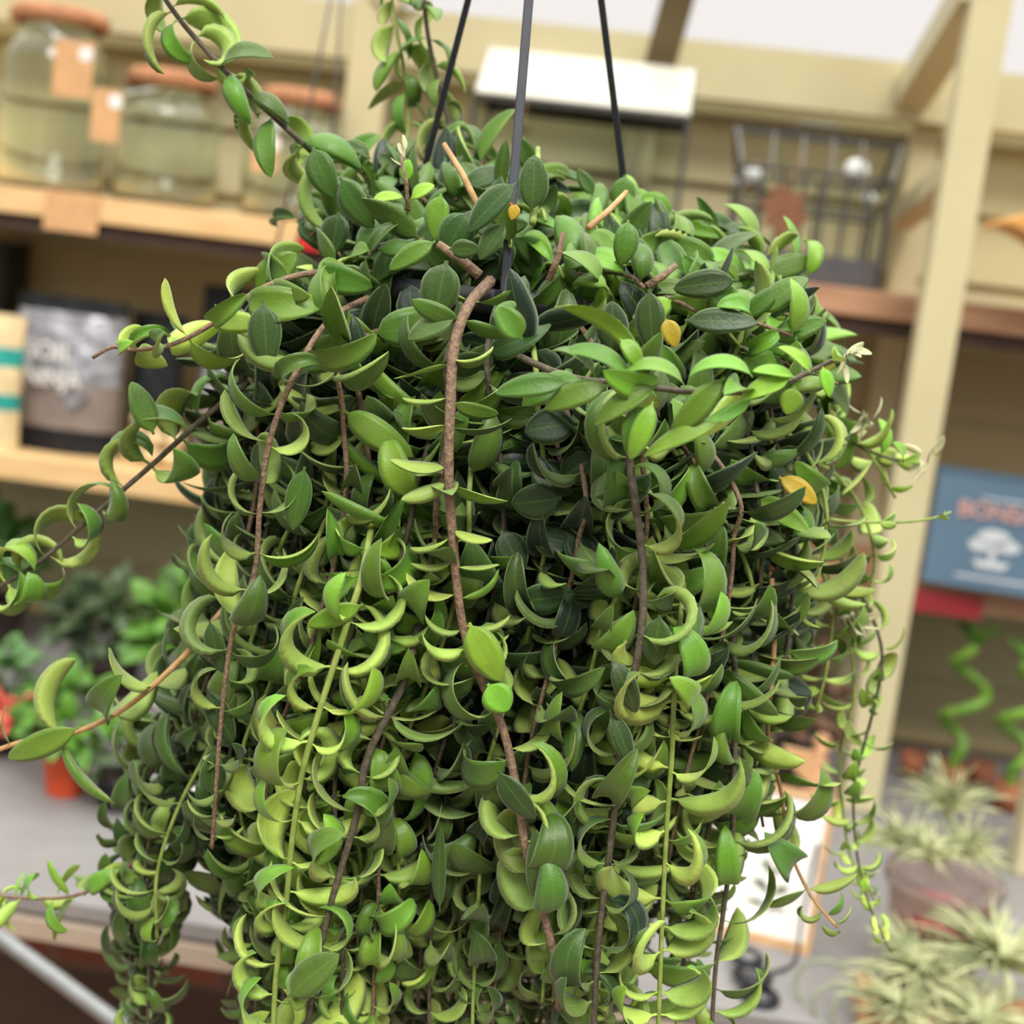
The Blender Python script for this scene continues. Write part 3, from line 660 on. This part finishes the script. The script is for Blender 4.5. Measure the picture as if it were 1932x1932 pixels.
# wire-frame greenhouse cage
x0 = P(1375, 480, 2.46).x; x1 = P(1655, 520, 2.46).x; y0, y1 = 2.45, 2.64
zt_ = P(1520, 325, 2.45).z
t = thing('wire_greenhouse', 'small dark metal and glass greenhouse cage with upright bars', 'terrarium', ((x0+x1)/2, (y0+y1)/2, zsh1))
fr = MB(); e = .0042
for yy in (y0, y1):
    for xx in (x0, x1): fr.box(xx-e, xx+e, yy-e, yy+e, zsh1, zt_)
    for zz in (zsh1+.004, zt_-.055, zt_): fr.box(x0, x1, yy-e*.8, yy+e*.8, zz-e*.8, zz+e*.8)
for xx in (x0, x1):
    for zz in (zsh1+.004, zt_): fr.box(xx-e, xx+e, y0, y1, zz-e, zz+e)
obj('frame', fr, METAL, t)
for yy, n in ((y0, 7), (y1, 5)):
    for k in range(1, n):
        xx = x0+(x1-x0)*k/n; obj('bar', MB().box(xx-.003, xx+.003, yy-.003, yy+.003, zsh1, zt_), METAL, t)
zt2 = zt_+.065; ym = (y0+y1)/2; dx = (x1-x0)*.06
rf = MB()
for xx, sg in ((x0, -1), (x1, 1)):
    for yy in (y0, y1): rf.beam((xx, yy, zt_), (xx+sg*dx, ym+(.03 if yy > ym else -.03), zt2), .006, .006)
for yy in (ym-.03, ym+.03): rf.box(x0-dx, x1+dx, yy-.003, yy+.003, zt2-.003, zt2+.003)
for k in range(1, 5):
    xx = x0+(x1-x0)*k/5; rf.beam((xx, y0, zt_), (xx, ym-.03, zt2), .004, .004)
obj('roof_frame', rf, METAL, t)
obj('glass_pane', MB().box(x0, x1, y0+.004, y0+.006, zsh1+.01, zt_-.01), PANE, t)
hm = MB().tube([((x0+x1)/2-.05, ym, zt2), ((x0+x1)/2-.03, ym, zt2+.02), ((x0+x1)/2+.03, ym, zt2+.02), ((x0+x1)/2+.05, ym, zt2)], .003, 6)
obj('handle', hm, METAL, t, True)
obj('tray', MB().box(x0+.005, x1-.005, y0-.006, y0-.004, zsh1+.002, zsh1+.046).box(x0+.005, x1-.005, y0+.02, y1-.02, zsh1+.002, zsh1+.04), mat('slate_grey_tray', srgb(82, 80, 82), .5, .1, 30), t)
c = P(1478, 400, 2.43)
tl = thing('leaf_tag', 'brown leaf-shaped tag dangling in front of the wire greenhouse', 'tag', c-Vector((0, 0, .04)))
pts = [(-.005, .042), (.012, .03), (.03, .034), (.026, .012), (.042, -.004), (.03, -.022), (.012, -.028), (.0, -.046), (-.012, -.026), (-.03, -.024), (-.026, -.004), (-.042, .010), (-.024, .02), (-.024, .036)]
obj('tag_body', MB().prism([c+Vector((x, 0, z)) for x, z in pts], (0, .002, 0)), LEAFT, tl)
obj('string', MB().tube([c+Vector((0, 0, .04)), c+Vector((.012, 0, .09)), Vector((c.x+.02, 2.44, zt_))], .001, 5), KRAFT, tl, True)
# fairy bulbs glimpsed inside the cage
for x, y, r_ in ((1422, 332, .020), (1615, 325, .022), (1640, 378, .014), (1392, 345, .010)):
    c = P(x, y, 2.50)
    tb = thing('glass_bauble', {1422: 'clear glass bauble hanging inside the left of the wire greenhouse', 1615: 'clear glass bauble hanging at the upper right of the wire greenhouse', 1640: 'small glass bauble low on the right side of the wire greenhouse', 1392: 'tiny glass bauble at the left corner of the wire greenhouse'}[x], 'bauble', c, 'glass baubles in the wire greenhouse')
    obj('globe', MB().ball(c, r_, 10), mat('pearl_glass', srgb(236, 236, 232), .2, .02, 10, trans=.25), tb, True)
    obj('thread', MB().tube([c, Vector((c.x, c.y, zt_))], .0007, 5), METAL, tb)

# wooden bird-beak hook at the far right
pp = [P(1878, 424, 2.3), P(1900, 410, 2.3), P(1940, 402, 2.3), P(1985, 408, 2.3), P(2130, 430, 2.3), P(2125, 500, 2.3), P(1985, 470, 2.3), P(1950, 445, 2.3), P(1915, 428, 2.3)]
tag(obj('wooden_hook', MB().prism(pp, (0, .12, 0)), mat('honey_wood', srgb(206, 152, 82), .5, .12, 30), bevel=.003), 'honey-coloured pointed wooden bracket jutting in at the right edge', 'hook')

# ---- middle shelf, left: bags
def text_obj(name, txt, c, size, mt, parent, bold=.02, rot=0, shear=0, sx=1):
    cu = bpy.data.curves.new(name, 'FONT'); cu.body = txt; cu.size = size; cu.align_x = 'CENTER'; cu.align_y = 'CENTER'; cu.extrude = .0006; cu.offset = bold*size
    tmp = bpy.data.objects.new(name, cu); col.objects.link(tmp)
    dg = bpy.context.evaluated_depsgraph_get(); me = bpy.data.meshes.new_from_object(tmp.evaluated_get(dg)); bpy.data.objects.remove(tmp)
    M = Matrix.Translation(c-ORG[parent]) @ Matrix.Rotation(rot, 4, 'Z') @ Matrix.Rotation(PI/2, 4, 'X') @ Matrix.Diagonal((sx, 1, 1, 1))
    me.transform(M); me.materials.clear(); me.materials.append(mt)
    o = bpy.data.objects.new(name, me); col.objects.link(o); o.parent = parent; ORG[o] = ORG[parent]; return o
def pouch(x0, x1, zt_top, Y, depth, label, parts, side_mt=BLK, name='plant_food_pouch'):
    xa, xb = P(x0, 760, Y).x, P(x1, 760, Y).x; b = Vector(((xa+xb)/2, Y+depth/2, zsh2)); H = P((x0+x1)/2, zt_top, Y).z-zsh2
    t = thing(name, label, 'bag', b)
    w = (xb-xa)/2; NX, NZ = 14, 20
    def surf(u, v, sgn):    # a filled pouch: fat below, flat crimped seam on top
        th = depth/2*(1-v**2.2)*(1-abs(u)**3)+.002; wx = w*(1-.06*math.sin(v*PI)); j = .0035*math.sin(u*9+v*13)*math.sin(v*17)
        return Vector((b.x+u*wx, b.y+sgn*(th+j), b.z+v*H))
    for (nm, v0, v1, mt) in parts:
        mb = MB(); V = []; 
        nz = max(3, int(NZ*(v1-v0)))
        for sgn in (-1, 1):
            for j in range(nz+1):
                for i in range(NX+1): V.append(surf(-1+2*i/NX, v0+(v1-v0)*j/nz, sgn))
        n1 = (NX+1)*(nz+1); fcs = []
        for q in (0, n1):
            for j in range(nz):
                for i in range(NX):
                    a_ = q+j*(NX+1)+i; fcs.append((a_, a_+1, a_+NX+2, a_+NX+1) if q == 0 else (a_+1, a_, a_+NX+1, a_+NX+2))
        for j in range(nz):
            for i in (0, NX):
                a_ = j*(NX+1)+i; fcs.append((a_, a_+NX+1, n1+a_+NX+1, n1+a_))
        mb.add(V, fcs); obj(nm, mb, mt, t, True)
    return t, b, H, w
t, b, H, w = pouch(4, 216, 560, 2.50, .085, 'silver and black pouch with bold white lettering, left on the shelf', (('black_base', 0, .16, BLK), ('taupe_panel', .16, .46, TAUPE), ('silver_front', .46, .90, SILVER), ('top_seam', .90, 1, BLK)))
text_obj('lettering', 'SOIL', P(92, 664, 2.494), .044, WHITE, t, .010, sx=1.0)
text_obj('lettering', 'NINJA', P(98, 714, 2.490), .044, WHITE, t, .010, sx=.85)
c = P(134, 760, 2.496)
obj('printed_arrow', MB().prism([c+Vector((-.022, 0, .02)), c+Vector((0, 0, -.022)), c+Vector((.032, 0, .026))], (0, .001, 0)), SILVER, t)
t, b, H, w = pouch(228, 330, 590, 2.56, .07, 'black pouch standing behind the silver lettered one', (('front', 0, .9, BLK), ('top_seam', .9, 1, BLK)))
t, b, H, w = pouch(352, 452, 538, 2.55, .09, 'black and silver pouch half hidden by the left vines', (('taupe_panel', 0, .34, TAUPE), ('silver_front', .34, .66, SILVER), ('black_top', .66, 1, BLK)))
t, b, H, w = pouch(-80, 26, 590, 2.43, .06, 'beige packet with teal print at the left edge', (('front', 0, .30, BEIGE), ('teal_band', .30, .42, TEAL), ('middle', .42, .62, BEIGE), ('teal_stripe', .62, .76, TEAL), ('top', .76, 1, BEIGE)), name='paper_packet')
xa = P(-95, 520, 2.66).x; xb = P(10, 520, 2.66).x; zz = P(0, 455, 2.66).z
t = thing('storage_box', 'black box behind the beige packet at the left edge', 'box', ((xa+xb)/2, 2.70, zsh2))
obj('carton', MB().box(xa, xb, 2.66, 2.76, zsh2, zz-.02), BLK, t, bevel=.004); obj('lid', MB().box(xa-.003, xb+.003, 2.657, 2.763, zz-.02, zz), BLK, t, bevel=.003)
k = 0
for row in range(3):
    for cx in range(3 if row < 2 else 2):
        c = P(250+cx*36+row*6, 855, 2.50); r_ = .0175
        c = Vector((c.x, 2.50, zsh2+r_+row*r_*1.78))
        o = obj('clay_ball', MB().ball(c, r_, 10), BEIGE, None, True)
        tag(o, 'pale beige clay ball piled beside the silver lettered pouch', 'ball', 'beige clay balls'); k += 1

# ---- blue BONSAI box
bl = P(1738, 1098, 2.40); bl.z = zsh2; H = (P(1780, 886, 2.40).z-zsh2); wdt = .275; ang = math.radians(-7)
t = thing('bonsai_kit_box', 'slate blue box with salmon BONSAI lettering on the right shelf', 'box', bl)
M = Matrix.Translation(bl) @ Matrix.Rotation(ang, 4, 'Z')
obj('carton', MB().box(0, wdt, 0, .07, 0, H, M), BLUE, t, bevel=.002)
obj('lid_edge', MB().box(-.0008, wdt+.0008, -.0008, .0708, H-.004, H+.0005, M), BLUED, t)
text_obj('lettering', 'BONSAI', M @ Vector((wdt*.365, -.002, H*.69)), .036, SALMON, t, .02, rot=ang)
obj('small_print', MB().box(wdt*.26, wdt*.50, -.0015, 0, H*.80, H*.815, M), PRINTW, t)
obj('small_print', MB().box(wdt*.18, wdt*.58, -.0015, 0, H*.10, H*.122, M), PRINTW, t)
em = MB()
def disc(cx, cz, rx, rz, yy=-.0015, n=18): return [M @ Vector((cx+rx*math.cos(a), yy, cz+rz*math.sin(a))) for a in np.linspace(0, 2*PI, n, endpoint=False)]
th = M.to_3x3() @ Vector((0, .001, 0))
for (cx, cz, rx, rz) in ((.36, .47, .026, .014), (.29, .40, .018, .011), (.44, .41, .020, .011)): em.prism(disc(wdt*cx, H*cz, rx, rz), th)
em.prism([M @ Vector(q) for q in ((wdt*.35, -.0015, H*.27), (wdt*.38, -.0015, H*.27), (wdt*.39, -.0015, H*.42), (wdt*.34, -.0015, H*.42))], th)
em.prism([M @ Vector(q) for q in ((wdt*.26, -.0015, H*.27), (wdt*.47, -.0015, H*.27), (wdt*.44, -.0015, H*.20), (wdt*.29, -.0015, H*.20))], th)
obj('tree_emblem', em, PRINTW, t)

# ---- table
yt0 = 1.545
t = thing('display_table', 'long grey-topped display table running below the shelves', 'table', (0, 2.1, 0))
obj('table_top', MB().box(XL_, XR_, yt0, 2.73, ZT-.022, ZT), GREY, t, bevel=.003)
obj('edge_trim', MB().box(XL_, XR_, yt0-.004, yt0+.02, ZT-.052, ZT-.026), GREYEDGE, t, bevel=.002)
for xx in (XL_+.1, -.1, XR_-.1):
    for yy in (yt0+.08, 2.65): obj('leg', MB().box(xx-.025, xx+.025, yy-.025, yy+.025, 0, ZT-.022), STEEL, t)
pa, pb = P(-40, 1738, 1.44), P(330, 2010, 1.40)
dv = (pb-pa); pg = pb+dv*((0-pb.z)/dv.z); ph_ = pa-dv*.6
tag(obj('metal_pipe', MB().tube([ph_, pa, pb, pg], .0085, 12), STEEL, smooth=True), 'galvanised pipe slanting to the floor below the table edge', 'pipe')
# ---- potted plants standing at the left of the table
def bush(lv, c, n, rx, ry, rz, size, curl=.6, age=(.3, .7), wid=.55, up=.5):
    for i in range(n):
        q = rng.normal(0, 1, 3); q = q/np.linalg.norm(q); q[2] = abs(q[2])*.9-.1
        rr = random.uniform(.45, 1); p = np.array(c)+q*np.array((rx, ry, rz))*rr
        d = q+rng.normal(0, .4, 3); n_ = np.array((0, -.3, 1))+rng.normal(0, .4, 3)
        s_ = size*random.uniform(.7, 1.3); lv.add(tuple(p), d, n_, s_, s_*wid, random.gauss(curl, .4), .2, 0, random.uniform(*age))
def potted(px, pybase, Y, potr, poth, potmt, label, spec, lm, group=None, stems=6, name='potted_plant', hgt=.08):
    b = P(px, pybase, Y); b.z = ZT
    t = thing(name, label, 'plant', b, group)
    obj('pot', MB().lathe(b, [(potr*.72, 0), (potr*.75, .002), (potr*.96, poth*.84), (potr, poth*.85), (potr, poth), (potr*.92, poth), (potr*.9, poth*.86), (potr*.7, .01)], 28), potmt, t, True)
    obj('soil', MB().lathe(b+Vector((0, 0, poth*.84)), [(potr*.88, 0), (potr*.88, .004), (.005, .006)], 20), SOIL, t)
    sm = MB()
    for k in range(stems):
        a = 2*PI*k/stems; sm.tube([b+Vector((0, 0, poth*.8)), b+Vector((math.cos(a)*spec[1]*.35, math.sin(a)*spec[1]*.35, poth+spec[3]*.5)), b+Vector((math.cos(a)*spec[1]*.7, math.sin(a)*spec[1]*.7, poth+spec[3]))], .0018, 5)
    obj('stems', sm, BL3, t, True)
    lv = Leaves(); bush(lv, b+Vector((0, 0, poth+spec[3]*.35)), spec[0], spec[1], spec[2], spec[3], spec[4]); lv.mesh('foliage', (lm, lm), t, ORG[t], 6)
    return t, b
potted(122, 1505, 1.86, .034, .062, ORANGE, 'potted plant with bright green leaves in a small orange pot', (80, .055, .05, .085, .042), BL1)
t, b = potted(-15, 1470, 1.98, .050, .055, DARKPOT, 'coral and green leaved plant in a dark bowl at the left', (80, .065, .06, .085, .035), BL2)
lv = Leaves(); bush(lv, P(22, 1365, 1.92), 40, .045, .02, .045, .034); lv.mesh('coral_leaves', (PINKF, PINKF), t, ORG[t], 6)
potted(185, 1430, 2.30, .06, .07, DARKPOT, 'tall dull green bushy plant at the back of the table', (180, .10, .08, .10, .042), BL3)
potted(345, 1430, 2.12, .06, .08, WHITE, 'light green leafy plant in a white pot behind the left vines', (150, .075, .07, .19, .052), BL1)
potted(-30, 1420, 2.50, .06, .08, DARKPOT, 'feathery green plant near the wall at the left end of the table', (120, .08, .07, .13, .05), BL2)
potted(225, 1500, 1.84, .035, .045, BLK, 'little plant with cream buds in a black pot', (40, .05, .045, .05, .028), BL3)
potted(1500, 1330, 2.35, .05, .07, DARKPOT, 'reddish potted plant in the shade behind the right vines', (90, .09, .06, .14, .04), mat('russet_leaf', srgb(96, 66, 48), .6, .3, 30))

# ---- framed cards
def frame(px, pyb, Y, w, h, ang, lean, label, drawing=False, th=.022):
    b = P(px, pyb, Y); b.z = ZT
    M = Matrix.Translation(b) @ Matrix.Rotation(ang, 4, 'Z') @ Matrix.Rotation(-lean, 4, 'X')
    t = thing('picture_frame', label, 'frame', b)
    e = .007
    fr = MB().box(-w/2, w/2, 0, th, .0, .012, M).box(-w/2, w/2, 0, th, h-e, h, M).box(-w/2, -w/2+e, 0, th, .012, h-e, M).box(w/2-e, w/2, 0, th, .012, h-e, M)
    obj('wood_frame', fr, CARDW, t)
    obj('white_panel', MB().box(-w/2+e, w/2-e, .003, th-.002, .012, h-e, M), WHITE, t)
    # hinged easel strut that keeps it standing
    ft = M @ Vector((0, th, h*.6)); obj('easel_back', MB().beam(ft, Vector((ft.x-math.sin(ang)*.06, ft.y+.07, ZT+.002)), .03, .003, up=Vector((0, 1, 0))), CARDW, t)
    if drawing:
        dm = MB(); cz = h*.38
        dm.tube([M @ Vector((.012, .001, cz-.035)), M @ Vector((.010, .001, cz)), M @ Vector((.016, .001, cz+.055))], .0008, 5)
        for (sx, z0, dx_, dz) in ((-1, -.01, .025, .012), (1, -.01, .022, .010), (-1, .012, .018, .014), (1, .018, .016, .006), (-1, -.025, .03, .002), (1, -.026, .022, .0)):
            dm.prism([M @ Vector((.010, .001, cz+z0)), M @ Vector((.010+sx*dx_*.5, .001, cz+z0+dz+.003)), M @ Vector((.010+sx*dx_, .001, cz+z0+dz)), M @ Vector((.010+sx*dx_*.5, .001, cz+z0+dz*.5-.002))], M.to_3x3() @ Vector((0, .0008, 0)))
        obj('sprout_drawing', dm, SPROUT, t)
    return t, M
frame(1425, 1755, 1.73, .135, .19, math.radians(-12), .20, 'white panel in a wooden frame with a small sprout drawing, behind the right vines', True)
frame(395, 1590, 1.80, .13, .15, math.radians(8), .18, 'white wood-framed panel glimpsed through the left vines')
frame(1330, 1690, 1.84, .10, .12, math.radians(14), .16, 'small white framed card behind the lower right vines')
# wooden spiral peg ornament
c = P(1530, 1560, 1.80); c.z = ZT
tp = thing('wooden_peg', 'ribbed wooden peg ornament standing behind the white frame', 'ornament', c)
a, b_ = Vector((c.x, 1.82, ZT)), P(1552, 1385, 1.82)
obj('shaft', MB().tube([a, b_], .006, 8), TERRA, tp, True)
for k in range(8):
    f_ = .5+.06*k; q = a.lerp(b_, f_+.05); obj('rib', MB().beam(q-Vector((.017-.001*k, 0, .004)), q+Vector((.017-.001*k, 0, .003)), .008, .006), TERRA, tp)
wq = P(1500, 1450, 1.82); obj('wing', MB().prism([P(1478, 1408, 1.815), P(1530, 1420, 1.815), P(1580, 1495, 1.815), P(1560, 1510, 1.815), P(1500, 1455, 1.815)], (0, .006, 0)), CARDW, tp)

# ---- black cable coil
t = thing('cable_coil', 'coiled black cable lying on the grey table in front of the frame', 'cable', P(1420, 1810, 1.62))
ORG[t].z = ZT; t.location = ORG[t]
r_ = .0032
for (px, py, rr, h_, nm) in ((1440, 1838, .020, 0, 'loop'), (1425, 1812, .020, .007, 'loop'), (1412, 1788, .018, .013, 'loop')):
    Yc = .71*F/(py-582); c = P(px, py, Yc); c.z = ZT+r_+h_
    for g in range(2):
        obj(nm, MB().tube([c+Vector((math.cos(a)*(rr-g*.0045), math.sin(a)*(rr-g*.0045)*1.25, g*.003)) for a in np.linspace(0, 2*PI, 24)], r_, 8), CABLE, t, True)
cb = [P(1452, 1800, 1.64), P(1480, 1812, 1.66), P(1502, 1808, 1.69)]
for q in cb: q.z = ZT+.004
cb += [P(1512, 1740, 1.69), P(1535, 1640, 1.72), P(1548, 1560, 1.77)]
obj('lead', MB().tube([Vector(q) for q in spline(cb, .01)], .0022, 7), CABLE, t, True)

# ---- air plants
def airplant(mb, c, n, L, up=.5, r=.0022, droop=.6, spread=1.0):
    for i in range(n):
        a = random.uniform(0, 2*PI); el = random.uniform(.1, 1.35)*up+.1
        d = Vector((math.cos(a)*math.cos(el)*spread, math.sin(a)*math.cos(el)*spread, math.sin(el))); l_ = L*random.uniform(.6, 1.15)
        side = Vector((-math.sin(a), math.cos(a), 0))*random.uniform(-.25, .25)
        pts = [Vector(c)+d*l_*s_+side*l_*s_*s_+Vector((0, 0, -droop*l_*s_**2.2*.5)) for s_ in (0, .2, .4, .6, .8, 1)]
        mb.tube(pts, [r*k for k in (1, .95, .8, .6, .4, .12)], 5)
pc = P(1762, 1775, 1.70); pc.z = ZT
t = thing('air_plant_pot', 'clear pinkish plastic pot filled with spiky air plants', 'planter', pc)
pr = .066; phh = P(1762, 1645, 1.70).z-ZT
obj('pot', MB().lathe(pc, [(pr*.72, 0), (pr*.94, phh*.86), (pr*1.02, phh*.87), (pr*1.06, phh*.93), (pr*1.02, phh), (pr*.96, phh), (pr*.9, phh*.85), (pr*.68, .006), (.004, .006)], 40), CLEARP, t, True)
obj('pink_filling', MB().lathe(pc+Vector((0, 0, .008)), [(pr*.62, 0), (pr*.74, phh*.45), (.004, phh*.5)], 24), PINKP, t, True)
def airp(c, n, L, label, name='air_plant', **k):
    mb = MB(); airplant(mb, c, n, L, **k); t = thing(name, label, 'plant', c)
    o = obj('leaf_rosette', mb, AIRG, t, True); obj('core', MB().ball(Vector(c), .008, 8), AIRG, t, True); return t
G_ = 'air plants at the right of the table'
airp(P(1700, 1600, 1.70), 70, .075, 'spiky air plant at the left of the pinkish pot', up=.9)
airp(P(1790, 1530, 1.74), 80, .085, 'tall wispy air plant topmost in the pinkish pot', up=1.0, r=.0018)
airp(P(1820, 1610, 1.70), 70, .070, 'bushy air plant at the right of the pinkish pot', up=.9)
airp(P(1755, 1620, 1.66), 60, .060, 'dense air plant at the front of the pinkish pot', up=.8)
wy = 1.585
tr = P(1800, 1900, wy); tr.z = ZT
tt = thing('wooden_tray', 'pale wooden tray of wood chips under the front air plants', 'tray', tr)
obj('base', MB().box(tr.x-.10, tr.x+.2, wy-.03, wy+.035, ZT, ZT+.012), CARDW, tt, bevel=.002)
obj('rim', MB().box(tr.x-.105, tr.x-.095, wy-.035, wy+.04, ZT, ZT+.03).box(tr.x-.1, tr.x+.2, wy+.035, wy+.04, ZT, ZT+.03), CARDW, tt, bevel=.001)
for i in range(9):
    q = P(1630+random.uniform(0, 50), 1800+i*14, wy+.02); 
    q = Vector((tr.x-.085+.028*(i % 3)+random.uniform(-.004, .004), wy-.018+.02*(i//3), ZT+.014))
    o = obj('wood_chip', MB().box(-.013, .013, -.009, .009, 0, .012, Matrix.Translation(q) @ Matrix.Rotation(random.uniform(0, 3), 4, 'Z')), TERRA, bevel=.003)
    tag(o, 'orange-brown wood chip in the tray under the air plants', 'chip', 'wood chips in the tray')
zc = ZT+.03
for (x, y, Y, L, n, lab, kw) in ((1740, 1850, 1.60, .10, 110, 'large pale spiky air plant at the front of the tray', dict(up=.7, r=.0028)),
                                 (1880, 1820, 1.60, .11, 110, 'broad silvery air plant at the right front of the tray', dict(up=.7, r=.0032)),
                                 (1700, 1915, 1.54, .08, 80, 'green air plant hanging over the table front at the tray corner', dict(up=.7, r=.0026)),
                                 (1850, 1935, 1.53, .09, 80, 'olive air plant lowest in the tray at the right', dict(up=.6, r=.0028))):
    airp(P(x, y, Y), n, L, lab, **kw)
# looping grass-like tendrils on the table
t = thing('curly_air_plant', 'air plant with long looping grey-green tendrils on the table', 'plant', P(1640, 1900, 1.60))
for cps in ([(1660, 1900, 1.60), (1600, 1830, 1.60), (1540, 1812, 1.60), (1502, 1850, 1.60), (1530, 1920, 1.58), (1600, 1990, 1.56)],
            [(1660, 1905, 1.60), (1620, 1870, 1.58), (1575, 1858, 1.58), (1535, 1878, 1.57), (1545, 1925, 1.56), (1580, 1990, 1.54)],
            [(1665, 1910, 1.59), (1640, 1880, 1.57), (1600, 1872, 1.56), (1572, 1900, 1.55), (1575, 1990, 1.54)]):
    obj('tendril', MB().tube([Vector(q) for q in spline([tuple(P(*c)) for c in cps], .008)], .0022, 7), mat('grey_green_tendril', srgb(132, 140, 112), .4, .1, 20), t, True)
obj('core', MB().ball(P(1662, 1903, 1.60), .012, 8), AIRG, t, True)

# ---- lucky bamboo
def bamboo(px, ytop_, ybase, Y, label, ph):
    b = P(px, ybase, Y); b.z = ZT; top = P(px, ytop_, Y); H = top.z-ZT
    t = thing('lucky_bamboo', label, 'plant', b, None)
    obj('pot', MB().lathe(b, [(.022, 0), (.026, .05), (.023, .05), (.02, .004)], 20), CORKD, t, True)
    pts = []
    for s_ in np.linspace(0, 1, 60):
        amp = .034*min(1, max(0, (s_-.18)*3))*min(1, (1.06-s_)*4); a = ph+s_*2*PI*2.4
        pts.append(b+Vector((amp*math.cos(a), amp*.7*math.sin(a), .01+H*.92*s_)))
    obj('stalk', MB().tube(pts, .0095, 10), BAMB, t, True)
    pn = mat('pale_node', srgb(150, 176, 90), .5, .1, 20)
    for k in (12, 22, 32, 42, 52): obj('node_ring', MB().tube([pts[k]-(pts[k+1]-pts[k])*.3, pts[k]+(pts[k+1]-pts[k])*.3], .0103, 10), pn, t, True)
    lv = Leaves(); 
    for k in range(6):
        a = random.uniform(0, 2*PI); lv.add(tuple(pts[-1]), (math.cos(a)*.6, math.sin(a)*.5, .9), (0, -.4, .6), .055, .014, .7, .3, 0, .5)
    lv.mesh('foliage', (BL1, BL1), t, ORG[t], 8)
bamboo(1795, 1200, 1462, 2.45, 'spiral-stalked lucky bamboo left of the other under the blue box', 2.2)
bamboo(1905, 1235, 1490, 2.40, 'spiral-stalked lucky bamboo nearest the right edge', .6)
for x, y, lab in ((1720, 1455, 'brown cork pot beside the wide post under the shelf'), (1850, 1470, 'brown cork pot between the two spiral bamboos')):
    b = P(x, y, 2.5); b.z = ZT
    tag(obj('cork_pot', MB().lathe(b, [(.018, 0), (.023, .045), (.019, .045), (.016, .006), (.002, .006)], 18), CORKD, smooth=True), lab, 'pot')

# ================================================================== LIGHT
w = bpy.data.worlds.new('overcast_sky'); sc.world = w; w.use_nodes = True; nt = w.node_tree
bg = nt.nodes['Background']; tc = nt.nodes.new('ShaderNodeTexCoord'); sx = nt.nodes.new('ShaderNodeSeparateXYZ')
mr = nt.nodes.new('ShaderNodeValToRGB'); nt.links.new(tc.outputs['Generated'], sx.inputs[0])
ad = nt.nodes.new('ShaderNodeMath'); ad.operation = 'MULTIPLY_ADD'; ad.inputs[1].default_value = .5; ad.inputs[2].default_value = .5
ng = nt.nodes.new('ShaderNodeMath'); ng.operation = 'MULTIPLY'; ng.inputs[1].default_value = -1.0; ng.use_clamp = True
nt.links.new(sx.outputs[1], ng.inputs[0])
sb = nt.nodes.new('ShaderNodeMath'); sb.operation = 'MULTIPLY_ADD'; sb.inputs[1].default_value = -.20
nt.links.new(ng.outputs[0], sb.inputs[0]); nt.links.new(sx.outputs[2], sb.inputs[2]); nt.links.new(sb.outputs[0], ad.inputs[0]); nt.links.new(ad.outputs[0], mr.inputs[0])
cr = mr.color_ramp; cr.elements[0].position = .35; cr.elements[0].color = (.16, .15, .13, 1); cr.elements[1].position = .56; cr.elements[1].color = (.78, .745, .72, 1)
e_ = cr.elements.new(.49); e_.color = (.42, .41, .385, 1); e3 = cr.elements.new(.68); e3.color = (.80, .765, .74, 1); e2 = cr.elements.new(1.0); e2.color = (3.9, 3.9, 3.75, 1)
nt.links.new(mr.outputs[0], bg.inputs[0]); bg.inputs[1].default_value = 1.0
s = bpy.data.lights.new('soft_sun', 'SUN'); s.energy = 2.4; s.angle = math.radians(24); s.color = (1, .97, .92)
so = bpy.data.objects.new('soft_sun', s); col.objects.link(so); so.rotation_euler = Vector((-.2, .85, -1.0)).to_track_quat('-Z', 'Y').to_euler()

sc.view_settings.view_transform = 'Standard'; sc.view_settings.look = 'None'; sc.view_settings.gamma = 1; sc.view_settings.exposure = 0.22
sc.view_settings.use_curve_mapping = False
cy = sc.cycles; cy.max_bounces = 8; cy.diffuse_bounces = 2; cy.glossy_bounces = 3; cy.transmission_bounces = 8; cy.transparent_max_bounces = 8
cy.use_denoising = True; cy.use_adaptive_sampling = True; cy.adaptive_threshold = .03; cy.caustics_reflective = False; cy.caustics_refractive = False
